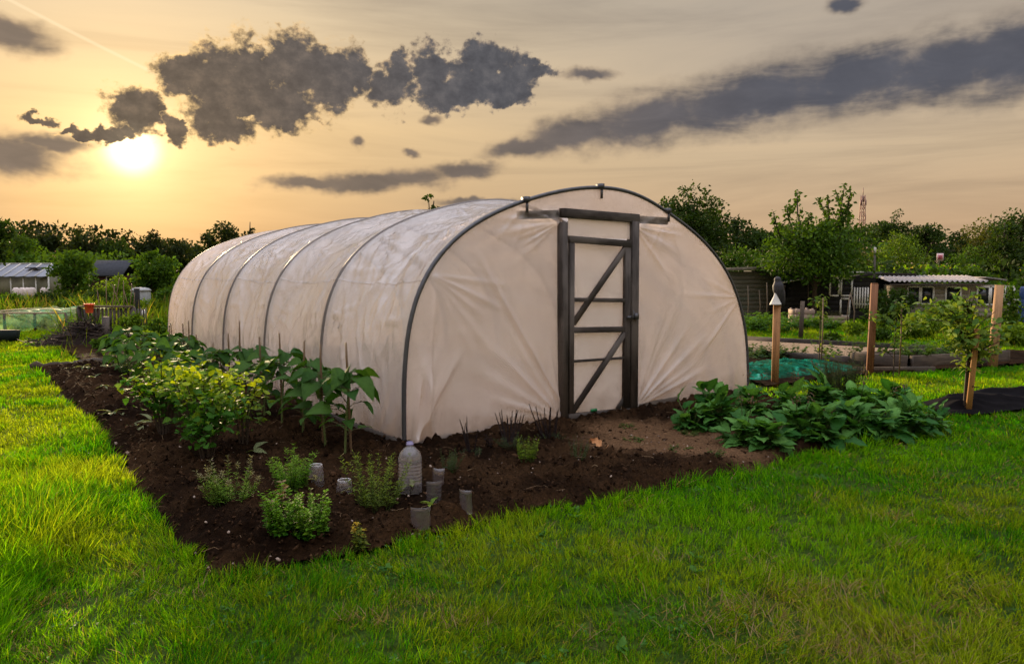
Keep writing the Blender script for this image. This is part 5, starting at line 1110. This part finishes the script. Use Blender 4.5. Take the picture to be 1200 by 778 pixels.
Pn = S_[..., None] * ax * 1.02 + yb[..., None] * bk + (zb + .26 * (fbm(S_ * 9, T_ * 6, 3, 701) - .5) - .12 * np.sin(np.pi * ((S_ * 3) % 1)) * (tt > .6) * np.sin(np.pi * np.clip(yb, 0, 1)))[..., None] * Z3 + np.array([0, -.06, 0]) * np.where(tt < .6, 1 - tt / .9, .2)[..., None]
b = MB(); b.grid(Pn); b.build('net', m_netl, cage, True)
q = np.stack([ax[None] * 1.0 + bk * t_ + Z3 * z_ + [.03 + .05 * rng.random(), 0, 0] for t_ in np.linspace(-.02, 1, 14) for z_ in np.linspace(.0, h1 + .03, 8)]).reshape(14, 8, 3)
b = MB(); b.grid(q); b.build('end_net', m_netl, cage, True)
for i, t in enumerate((.35, .6, .85)):
    herb('soft_fruit_bush', ['pale leafy plant inside the netting cage, leftmost', 'pale leafy plant inside the netting cage, middle', 'pale leafy plant inside the netting cage, right'][i], 'bush', c0 + ax * t + bk * .5, .5, 1.2, 30, 26, LEAF_O, .09, (.08, .13, .03), (.25, .28, .08), .8)
o = thing('black_trough', 'dark plastic trough in front of the netting cage at the left edge', 'trough', G(-4, 401)); b = MB(); b.box((0, 0, .15), (.8, .4, .26), taper=1.1); b.build('trough_wall', M_plain('dark_green_plastic', (.010, .016, .014), .8, .15), o)
b = MB(); b.box((0, 0, .282), (.76, .36, .01)); b.build('soil_fill', m_black, o)
# end plank of the bed, log edge
def log(name, label, a, bq, r, mat, cat='log'):
    p0 = G(*a); p1 = G(*bq); d = p1 - p0; n = 9; pts = np.array([d * t + np.array([0, 0, r * .7]) + rng.normal(0, r * .18, 3) for t in np.linspace(0, 1, n)]); b = MB(); b.tube(pts, r * (1 + .15 * rng.normal(size=n)), 9, jit=.1); o = b.build(name, mat, None, True); o.location = p0; return tag(o, label, cat)
log('edging_log', 'dark half-buried log edging the far left end of the bed', (37, 433), (92, 430), .06, m_bark)
log('edging_log', 'long pale stripped pole edging the far end of the bed', (86, 427), (152, 424.5), .055, m_greywood)
log('timber_offcut', 'curved pale timber offcut on the earth behind the bed', (134, 399), (158, 397), .07, m_greywood, 'timber')
log('timber_offcut', 'bent grey timber offcut nearer the tunnel back corner', (169, 398), (188, 395), .07, m_greywood, 'timber')
log('timber_offcut', 'straight dark plank lying on the earth at the back corner', (160, 393), (190, 392), .06, m_darkwood, 'timber')
# brush heap: a tangle of dead sticks
hp = G(100, 402); heap = thing('brush_heap', 'heap of dark dead sticks beside the pallet bin', 'brush heap', hp)
b = MB()
for i in range(420):
    a = rng.uniform(0, 6.28); r = min(1.1, abs(rng.normal(0, .55))); x_ = r * math.cos(a) * 1.15; y_ = r * math.sin(a) * .8; zt = max(0, .46 * math.exp(-(r / .75) ** 2)) * rng.random() ** .5
    d = norm((rng.normal(size=3) * [1, 1, .42])[None])[0] * rng.uniform(.12, .42); p = np.array([x_, y_, zt]); t = rng.random()
    b.tube([p - d, p + rng.normal(0, .03, 3), p + d], [.008, .011, .005], 4, np.array([.025, .017, .013]) * (1 - t) + np.array([.09, .06, .045]) * t * (rng.random() > .3), False)
b.build('stick', m_stem, heap)
S = np.linspace(0, 2 * math.pi, 40); T = np.linspace(0, 1, 12); S_, T_ = np.meshgrid(S, T, indexing='ij'); rr = T_ * (1.05 + .25 * fbm(np.cos(S_) * 2, np.sin(S_) * 2, 3, 9)); b = MB()
b.grid(np.stack([np.cos(S_) * rr * 1.15, np.sin(S_) * rr * .85, .36 * np.exp(-(rr / .7) ** 2) + .05 * fbm(S_ * 3, T_ * 9, 3, 5) - .05], -1), (.018, .012, .01)); b.build('rotted_core', msoil, heap)
# slatted pallet bin with rail and posts
pb_ = thing('slatted_bin', 'tall slatted timber bin with a pale top rail behind the brush heap', 'bin', G(124, 391)); b = MB()
for k in range(13): b.beam((-.62 + k * .11, 0, 0), (-.62 + k * .11 + rng.normal(0, .01), 0, .70), .055, .02, (0, 1, 0))
for k in range(6): b.beam((-.62, .1 + k * .14, 0), (-.62, .1 + k * .14, .66), .055, .02, (1, 0, 0)); b.beam((.72, .1 + k * .14, 0), (.72, .1 + k * .14, .66), .055, .02, (1, 0, 0))
b.build('slat', m_darkwood, pb_); b = MB(); b.beam((-.70, -.03, .74), (.78, -.03, .74), .09, .05); b.build('rail', m_greywood, pb_)
for x_, h_ in ((-.70, .72), (.78, .72)): b = MB(); b.beam((x_, 0, -.05), (x_, 0, h_), .09, .09, (0, 1, 0)); b.build('post', m_darkwood, pb_)
p = G(124, 402); b = MB(); b.beam((0, 0, -.1), (.02, 0, .62), .13, .12, (0, 1, 0)); o = b.build('timber_post', m_darkwood); o.location = p; tag(o, 'short thick dark post at the right end of the brush heap', 'post')
# orange-red pot upside down on a cane
p = G(105.5, 392); pot = thing('plastic_pot', 'orange-red plastic pot hung on the slatted bin', 'pot', p + np.array([0, .02, .58])); b = MB(); b.lathe([(.085, 0), (.115, .20), (.13, .205), (.135, .25), (.12, .25), (.08, .02)], 20, caps=False); b.build('pot_wall', M_plain('orange_red_plastic', (.75, .10, .035), .45), pot, True); b = MB(); b.lathe([(.001, .012), (.083, .01)], 20, caps=False); b.build('pot_base', M_plain('orange_pot_base', (.5, .08, .03), .5), pot)
# dark post, bean canes, white tank
p = G(162, 384); b = MB(); hh_ = AT(162, 338, p[1])[2]; b.beam((0, 0, -.1), (0, 0, hh_), .12, .12, (0, 1, 0)); o = b.build('timber_post', m_black); o.location = p; tag(o, 'tall dark post in front of the white tank', 'post')
p = G(167, 383); b = MB(); b.tube([(0, 0, 0), (.03, 0, .25), (.08, 0, .42)], [.07, .09, .05], 10); o = b.build('white_bag', m_white, None, True); o.location = p + np.array([0, 0, .1]); tag(o, 'small white plastic bag beside the tall dark post', 'bag')
tk = thing('water_tank', 'pale domed water tank seen over the weeds left of the tunnel', 'tank', AT(165, 340, 30) * [1, 1, 0]); b = MB(); b.lathe([(.34, 0), (.36, .1), (.36, .88), (.33, .98)], 28); b.build('tank_wall', M_plain('grey_tank', (.34, .36, .38), .5), tk, True); b = MB(); b.lathe([(.39, .94), (.39, .98), (.3, 1.05), (.16, 1.08), (.001, 1.09)], 28); b.build('lid', M_plain('grey_lid', (.33, .33, .34), .6), tk, True)
for i, (px, pb, pt) in enumerate([(126, 388, 330), (130, 388, 334), (136, 387, 326), (142, 387, 333), (146, 387, 329), (150, 386, 337), (154, 386, 333), (158, 386, 343), (118, 389, 340)]):
    p = G(px, pb); h = AT(px, pt, p[1])[2]; b = MB(); b.tube([(0, 0, -.1), (rng.normal(0, .03), 0, h * .5), (rng.normal(0, .08), 0, h)], .011, 6); o = b.build('bamboo_cane', m_cane); o.location = p
    tag(o, f'tall bean cane in the weeds left of the tunnel, {["second from the left", "third from the left", "fourth and tallest", "in the middle", "just right of the middle", "third before the dark post", "second before the dark post", "next to the dark post", "leftmost over the slatted bin"][i]}', 'cane', 'bean canes left of the tunnel')
# greenhouse
gh = thing('greenhouse', 'low greenhouse with pale translucent roof at the left edge', 'greenhouse', AT(14, 345, 44) * [1, 1, 0]); gw = hgt(88, 44)
zr, ze = AT(20, 309, 44)[2], AT(20, 324, 44)[2]
b = MB(); S, T = np.meshgrid(np.linspace(-gw / 2, gw / 2, 60), np.linspace(0, 1, 10), indexing='ij'); b.grid(np.stack([S, T * 1.7 - .25, ze + (zr - ze) * T + .012 * np.sin(S * 9)], -1)); b.grid(np.stack([S, 1.45 + T * 1.6, zr + (ze - zr) * T], -1))
o = b.build('roof', M_plain('pale_polycarbonate', (.22, .23, .27), .5, .25, 0, .3, .9, .1), gh, True)
b = MB(); [b.beam((-gw / 2 + gw * k / 7, -.28, ze + .02), (-gw / 2 + gw * k / 7, 1.45, zr + .02), .05, .05) for k in range(8)]; b.beam((-gw / 2, 1.45, zr + .03), (gw / 2, 1.45, zr + .03), .08, .05); b.build('glazing_bar', m_white, gh)
b = MB(); b.box((gw * .22, .62, (zr + ze) / 2 + .14), (.85, .4, .05)); b.build('roof_vent', m_black, gh)
b = MB(); b.box((gw * .0, 0, ze / 2), (gw * .98, .05, ze)); b.box((gw / 2, 1.4, ze / 2), (.05, 2.8, ze)); b.box((-gw / 2, 1.4, ze / 2), (.05, 2.8, ze)); b.build('wall', M_plain('greenhouse_wall', (.13, .12, .07), .6, .4, 0, .5, .8), gh)
b = MB(); [b.beam((-gw / 2 + gw * k / 6, -.04, 0), (-gw / 2 + gw * k / 6, -.04, ze), .07, .07, (0, 1, 0)) for k in range(7)]; b.build('frame', m_white, gh)
for i, px in enumerate([21, 27, 31, 38, 51, 54]):
    p = AT(px, 350, 40) * [1, 1, 0]; b = MB(); zz0 = AT(px, 337, 40)[2]; r_ = .19; b.lathe([(r_ * .7, 0), (r_ * .8, zz0 * .5), (r_, zz0 - .35), (r_ * .95, zz0 - .1), (r_ * .5, zz0), (.001, zz0)], 10); o = b.build('white_sack', M_plain('white_fleece', (.70, .60, .56), .9, .1), None, True); o.location = p; o.rotation_euler = (0, R(rng.uniform(-8, 8)), 0)
    tag(o, f'pale fleece-wrapped plant before the greenhouse, {ORD[i]} from the left', 'fleece', 'fleece-wrapped plants by the greenhouse')
# brown shed
bs = thing('brown_shed', 'small dark red-brown shed with grey pitched roof among the trees', 'shed', AT(125, 345, 46) * [1, 1, 0]); w_ = hgt(36, 46); ze, zr = AT(125, 323, 46)[2], AT(125, 305, 46)[2]
planked(w_, ze, 2.2, 9).build('wall', m_redshed, bs); b = MB(); b.beam((0, -.2, ze - .02), (0, 1.1, zr), w_ + .35, .06); b.beam((0, 1.1, zr), (0, 2.4, ze), w_ + .35, .06); b.build('roof', M_plain('grey_felt', (.055, .058, .068), .95, .05), bs); window(bs, .35, .9, .6, .6, -.03)
# ------------------------------------------------------------------ trees, shrubs, weeds
def tree(name, label, px, ptop, Y, halfpx, col, n, ls, cat='tree', kind='round', group=None, base=None, gap=.0, trunk=True, nclump=60, low=.12, dark=None, x=None):
    p = AT(px, 330, Y) * [1, 1, 0]; H = AT(px, ptop, Y)[2] * 1.05; Rr = hgt(halfpx, Y)
    root = thing(name, label, cat, p, 0, group); bl = MB(); bs_ = MB(); dark = dark or tuple(np.array(col) * .55)
    zc = H * (low + 1) / 2; hz = H * (1 - low) / 2
    cl = rand_dirs(nclump) * (rng.random((nclump, 1)) ** .38)
    if kind == 'round': cl = cl * [1, 1, 1]
    elif kind == 'cone':
        t = rng.random(nclump) ** .8; a = rng.uniform(0, 6.28, nclump); rr = (1 - t) ** .8 * rng.uniform(.4, 1, nclump); cl = np.stack([np.cos(a) * rr, np.sin(a) * rr, t * 2 - 1], 1)
    elif kind == 'dome':
        cl[:, 2] = np.abs(cl[:, 2]) * 1.7 - .75
    elif kind == 'flat':
        cl[:, 2] = np.where(rng.random(nclump) < .6, .4 + .5 * cl[:, 2] * .6, cl[:, 2])
    # keep crown outline uneven
    wob_ = 1 + .22 * (fbm(cl[:, 0] * 2.2 + px, cl[:, 2] * 2.2, 2, 801) - .5) * 2
    C = cl * wob_[:, None] * .86 * np.array([Rr, Rr, hz]) + [0, 0, zc]
    crad = Rr * rng.uniform(.17, .34, nclump) * (1 - gap * .4)
    if trunk:
        tr = max(.05, H * .022); lead = np.array([(0, 0, -.1), (rng.normal(0, .05) * Rr, 0, H * .3), (rng.normal(0, .08) * Rr, 0, H * .6), (rng.normal(0, .1) * Rr, 0, H * .85)]); bs_.tube(lead, [tr * 1.3, tr, tr * .6, tr * .2], 8)
        for i in rng.choice(nclump, min(nclump, 16), replace=False):
            s0 = along(lead, np.array([rng.uniform(.25, .75)]))[0]; e = C[i]; bs_.tube([s0, (s0 + e) / 2 + [0, 0, .05 * H * rng.random()], e], [tr * .42, tr * .3, tr * .1], 5, caps=False)
        bs_.build('trunk', m_bark, root)
    n = int(n * (1.35 if Y > 50 else 1)); per = max(6, n // nclump); shade = rng.uniform(.75, 1.3, nclump)
    ci = np.repeat(np.arange(nclump), per); k = len(ci); dd0 = rand_dirs(k); rr = crad[ci] * (.35 + .65 * rng.random(k) ** .5) * np.where(rng.random(k) < .07, 1.45, 1.0)
    o_ = C[ci] + dd0 * rr[:, None] * [1, 1, .75]
    o_[:, 2] = np.maximum(o_[:, 2], .05)
    d = norm(rng.normal(size=(k, 3)) + dd0 * .8 + [0, 0, -.15]); sd, dd, nn_ = frames(d, rng.uniform(-1.5, 1.5, k))
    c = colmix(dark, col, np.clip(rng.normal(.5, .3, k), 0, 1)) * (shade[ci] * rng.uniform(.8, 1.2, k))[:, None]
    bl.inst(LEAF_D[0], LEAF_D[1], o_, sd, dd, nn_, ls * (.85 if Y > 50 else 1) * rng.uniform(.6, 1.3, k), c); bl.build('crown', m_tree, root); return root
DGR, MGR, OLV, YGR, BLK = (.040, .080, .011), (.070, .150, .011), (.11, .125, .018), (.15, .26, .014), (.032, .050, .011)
# -- far woodland that reads as one mass on both sides
def mass(name, label, x0, x1, Y, zlo, zhi, n, ls, col, seed):
    x = rng.uniform(x0, x1, n); y = Y + rng.uniform(-6, 6, n); top = zlo + (zhi - zlo) * sstep(.2, .8, fbm(x * .11, np.full(n, seed * 1.7), 4, seed)) * 1.1; z = top * np.sqrt(rng.random(n)); o_ = np.stack([x, y, z], 1)
    sd, d, nn_ = frames(rand_dirs(n), rng.uniform(0, 6, n)); sh = .5 + fbm(x * .5, z * .5, 3, seed + 3); c = colmix(np.array(col) * .55, col, rng.random(n)) * sh[:, None]
    b = MB(); b.inst(LEAF_D[0], LEAF_D[1], o_, sd, d, nn_, ls * rng.uniform(.6, 1.3, n), c); o = b.build(name, m_tree); tag(o, label, None, kind='stuff')
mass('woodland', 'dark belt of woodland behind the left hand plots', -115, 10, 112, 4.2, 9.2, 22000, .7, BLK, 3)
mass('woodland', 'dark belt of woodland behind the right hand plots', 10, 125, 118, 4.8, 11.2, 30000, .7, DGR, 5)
mass('hedge', 'low green hedge along the far side of the left hand plots', -50, -10, 62, 1.0, 3.4, 9000, .4, MGR, 7)
mass('hedge', 'low green scrub behind the sheds and the tunnel', -8, 30, 44, .9, 2.6, 9000, .32, DGR, 9)
T_ = tree
# left side, along the skyline
T_('broadleaf_tree', 'dark tree cut by the left edge, tallest of the left trees', -20, 236, 34, 36, DGR, 3800, .22, low=.36)
T_('broadleaf_tree', 'bushy mid-green tree standing behind the greenhouse at the left edge', 20, 272, 60, 28, MGR, 3000, .26)
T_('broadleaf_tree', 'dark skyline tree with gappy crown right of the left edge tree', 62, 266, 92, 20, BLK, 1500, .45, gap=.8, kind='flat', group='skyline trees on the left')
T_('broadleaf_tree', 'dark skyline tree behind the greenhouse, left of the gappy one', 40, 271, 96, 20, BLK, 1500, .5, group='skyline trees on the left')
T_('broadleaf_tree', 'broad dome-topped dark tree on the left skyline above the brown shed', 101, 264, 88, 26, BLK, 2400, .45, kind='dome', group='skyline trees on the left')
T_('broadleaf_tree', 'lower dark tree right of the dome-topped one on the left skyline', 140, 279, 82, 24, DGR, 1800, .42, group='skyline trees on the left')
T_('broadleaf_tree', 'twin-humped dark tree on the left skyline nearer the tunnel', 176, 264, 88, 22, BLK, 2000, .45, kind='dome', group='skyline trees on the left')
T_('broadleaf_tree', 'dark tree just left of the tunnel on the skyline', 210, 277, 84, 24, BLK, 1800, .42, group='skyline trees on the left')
T_('broadleaf_tree', 'black-green tree rising over the tunnel back end with a stray twig', 262, 258, 60, 32, BLK, 2600, .32, kind='dome')
T_('broadleaf_tree', 'small twiggy tree top right of the tree over the tunnel back end', 294, 250, 64, 7, BLK, 260, .3, nclump=14)
T_('broadleaf_tree', 'tree top just showing over the ridge of the tunnel', 505, 221, 42, 24, DGR, 1700, .26, kind='dome')
T_('young_tree', 'bushy light-green young tree between the greenhouse and brown shed', 86, 294, 40, 25, MGR, 2600, .20)
T_('young_tree', 'bright bushy young tree next to the back end of the tunnel', 182, 294, 36, 26, MGR, 2600, .2)
T_('shrub', 'yellow-green shrub below the brown shed', 138, 326, 34, 24, YGR, 1800, .14, 'shrub', trunk=False)
T_('shrub', 'dark shrub below the greenhouse at the left edge', 10, 346, 30, 22, MGR, 1500, .14, 'shrub', trunk=False)
T_('shrub', 'green shrub behind the netting cage, under the young tree', 58, 342, 30, 24, DGR, 1500, .14, 'shrub', trunk=False)
T_('shrub', 'dark shrub right of the white tank, against the tunnel', 198, 336, 33, 16, MGR, 1200, .14, 'shrub', trunk=False)
T_('shrub', 'dark green shrub behind the bean canes', 112, 340, 32, 16, DGR, 1200, .14, 'shrub', trunk=False)
T_('shrub', 'yellow-green shrub half hiding the white tank', 176, 350, 26, 14, YGR, 900, .12, 'shrub', trunk=False, low=0)
T_('shrub', 'dense green shrub between the netting cage and the brush heap', 84, 352, 27, 20, MGR, 1300, .13, 'shrub', trunk=False, low=0)
T_('shrub', 'mid-green shrub under the white tank', 150, 346, 28, 16, MGR, 1000, .13, 'shrub', trunk=False)
# right side
T_('broadleaf_tree', 'big rounded dark-green tree over the right shoulder of the tunnel', 806, 217, 38, 44, DGR, 9000, .19, nclump=150)
T_('cypress_tree', 'narrow dark cypress right of the rounded tree', 861, 259, 115, 6, BLK, 700, .5, kind='cone', nclump=40)
T_('broadleaf_tree', 'flat-topped far tree between the cypress and the loose tree', 884, 264, 118, 24, DGR, 1500, .5, kind='flat')
T_('shrub', 'grey-green round shrub right of the tunnel edge, before the cypress', 862, 288, 52, 30, MGR, 2200, .26, 'shrub')
T_('broadleaf_tree', 'far dark tree behind the left part of the loose tree', 918, 262, 100, 26, DGR, 1500, .45)
big = T_('broadleaf_tree', 'wide loose mid-green tree shading the sheds, with upright shoots on top', 955, 262, 25.6, 64, MGR, 7600, .14, nclump=130, low=.34)
# upright shoots of that tree
bl = MB(); bs_ = MB(); pb0 = np.array(big.location)
for (px, pt, pbm, sp) in [(934, 224, 280, 7), (948, 250, 285, 5), (958, 234, 280, 5), (970, 228, 280, 6), (979, 222, 275, 6), (990, 216, 275, 6), (997, 222, 270, 5), (906, 248, 285, 5), (922, 240, 285, 6), (996, 250, 285, 6)]:
    top = AT(px, pt, 25.6 + rng.uniform(-1, 1)) - pb0; bot = AT(px + (955 - px) * .35, pbm, 25.6) - pb0; mid = (top + bot) / 2 + rng.normal(0, .12, 3)
    pts = np.array([bot, mid, top]); bs_.tube(pts, [.05, .03, .012], 5, caps=False); k = 90; t = rng.uniform(.15, 1, k); o_ = along(pts, t) + rng.normal(0, hgt(sp, 25.6) * .5, (k, 3)) * (1.15 - .6 * t)[:, None]
    sd, d, nn_ = frames(rand_dirs(k), rng.uniform(0, 6, k)); bl.inst(LEAF_D[0], LEAF_D[1], o_, sd, d, nn_, .17 * rng.uniform(.6, 1.2, k), colmix(DGR, MGR, rng.random(k)))
bs_.build('shoot', m_bark, big); bl.build('shoot_leaves', m_tree, big)
T_('broadleaf_tree', 'wide-topped far tree left of the sign, with sky through its crown', 1042, 248, 98, 28, DGR, 1700, .42, kind='flat', gap=.9, group='far trees on the right skyline')
T_('broadleaf_tree', 'second wide-topped far tree, above the warning sign', 1083, 252, 100, 24, DGR, 1600, .42, kind='flat', gap=.7, group='far trees on the right skyline')
T_('broadleaf_tree', 'small far tree in the dip right of the sign', 1122, 266, 105, 16, DGR, 1000, .45, group='far trees on the right skyline')
T_('broadleaf_tree', 'olive dome-shaped tree on the right skyline', 1152, 252, 72, 34, OLV, 3400, .30, kind='dome', nclump=90)
T_('broadleaf_tree', 'upright dark tree before the olive dome tree', 1176, 250, 42, 26, DGR, 3600, .19, nclump=90, low=.05)
T_('cypress_tree', 'tiny dark spire tree near the right edge of the skyline', 1195, 260, 90, 5, BLK, 500, .4, kind='cone', nclump=30)
T_('broadleaf_tree', 'dark tree cut by the right edge of the photo', 1216, 268, 50, 26, DGR, 2000, .25)
T_('shrub', 'big pale-green rounded bush left of the warning sign', 1052, 272, 62, 42, YGR, 4600, .24, 'bush', kind='dome', nclump=110, trunk=False, low=0, dark=(.045, .075, .012))
T_('shrub', 'olive rounded bush between the loose tree and the pale-green bush', 1014, 290, 56, 24, OLV, 2400, .22, 'bush', kind='dome', trunk=False, low=0)
T_('shrub', 'dark green bush right of the warning sign', 1138, 283, 60, 28, MGR, 2400, .24, 'bush', kind='dome', trunk=False, low=0)
T_('shrub', 'mid-green bush above the roof of the corrugated shed, right', 1140, 312, 38, 26, MGR, 1800, .17, 'bush', kind='dome', trunk=False, low=0)
T_('shrub', 'leafy shrub left of the corrugated shed, over the brown post', 1046, 336, 22, 26, DGR, 1800, .11, 'shrub', trunk=False, low=0)
T_('shrub', 'green shrub below the shed windows behind the brown post', 1028, 346, 23.5, 14, MGR, 1000, .11, 'shrub', trunk=False, low=0)
T_('shrub', 'climber with pale leaves beside the rounded post at the right', 1184, 334, 17, 13, MGR, 700, .10, 'shrub', trunk=False, low=.1)
T_('shrub', 'bright weedy shrub at the right edge below the blue butt', 1190, 380, 16.5, 22, YGR, 1200, .09, 'shrub', trunk=False, low=0)
T_('shrub', 'loose yellow-green shrub between the fruit tree and the whips', 1085, 366, 18.5, 26, YGR, 1300, .10, 'shrub', trunk=False, low=0, gap=.6)
T_('shrub', 'yellow-green rambling shrub before the long corrugated shed', 1110, 352, 21, 32, YGR, 1700, .11, 'shrub', trunk=False, low=0, gap=.5)
for (px, pt, Y, hp, c_, lab) in [(1002, 378, 19, 12, YGR, 'small leafy plant left of the brown post on the far plot'), (1034, 384, 17.5, 13, MGR, 'small leafy plant right of the brown post on the far plot'), (1072, 378, 18, 14, YGR, 'leafy clump behind the raised bed, left of the rambling shrub'),
    (150, 366, 19, 16, YGR, 'yellow-green clump of weeds right of the slatted bin'), (182, 372, 17.5, 14, MGR, 'leafy clump of weeds by the back corner of the tunnel'), (172, 388, 15.5, 12, YGR, 'low clump of weeds on the earth behind the bed'), (118, 398, 15.8, 12, MGR, 'low green clump in front of the brush heap'), (100, 346, 30, 20, MGR, 'green shrub below the bean canes'), (975, 392, 17, 10, MGR, 'small low plant left of the brown post, nearer the planks')]:
    T_('weed_clump', lab, px, pt, Y, hp, c_, 800, .09, 'plant', trunk=False, low=0, nclump=40)
# -- rank weeds on the far plots
def weeds(name, label, n, x0, x1, y0, y1, hlo, hhi, w_, cols, seed, excl=None, zf=None):
    x = rng.uniform(x0, x1, n); y = y0 + (y1 - y0) * rng.random(n) ** 1.2
    s, v = inv_t(x, y); ok = ~((s > -.1) & (s < WID + .1) & (v > -.1) & (v < LEN + .1)) & ~in_poly(x, y, BACKBED) & ~(in_poly(x, y, HEAP) & (rng.random(n) < .6)) & ~in_poly(x, y, BED) & (np.abs(x) < y * .8 + 3)
    if excl is not None: ok &= ~excl(x, y)
    x, y = x[ok], y[ok]; k = len(x); m = fbm(x * .5, y * .5, 3, seed); h = (hlo + (hhi - hlo) * sstep(.3, .75, m)) * rng.uniform(.5, 1.2, k)
    t = np.clip(fbm(x * .7, y * .7, 3, seed + 9) * 1.8 - .4 + rng.normal(0, .2, k), 0, 1); c = colmix(cols[0], cols[1], t); st_ = rng.random(k) < .12; c = np.where(st_[:, None], np.array([.30, .22, .08]), c) * rng.uniform(.7, 1.25, (k, 1))
    lean = np.abs(rng.normal(.2, .2, k)); curl = np.abs(rng.normal(.25, .2, k))
    grass(np.stack([x, y], 1) if zf is None else np.stack([x, y, zf(x, y) - .04], 1), h, w_ * (y / 20) * rng.uniform(.6, 1.4, k), c, lean, rng.uniform(0, 6.28, k), curl, m_grass, name, label)
weeds('tall_weeds', 'rank grass and weeds on the left hand plots', 32000, -36, -5.5, 14, 46, .10, .85, .03, ((.045, .12, .010), (.16, .20, .02)), 901, lambda x, y: ((y < 23.5) & (x < -12.4)) | ((y < 20) & (x / y < -.618)))
weeds('tall_weeds', 'rank sunlit grass and weeds between the raised beds and the sheds', 34000, 5, 27, 15.5, 30, .03, .15, .022, ((.07, .16, .010), (.24, .28, .015)), 911)
weeds('tall_weeds', 'yellow-green weeds at the right edge beside the rounded post', 16000, 10.3, 20, 13.2, 18, .08, .5, .018, ((.07, .15, .012), (.22, .27, .02)), 921)
weeds('meadow_grass', 'sunlit meadow behind the corrugated shed', 18000, 21, 60, 38, 64, .10, .25, .09, ((.10, .22, .010), (.17, .30, .012)), 931, None, bank_z)
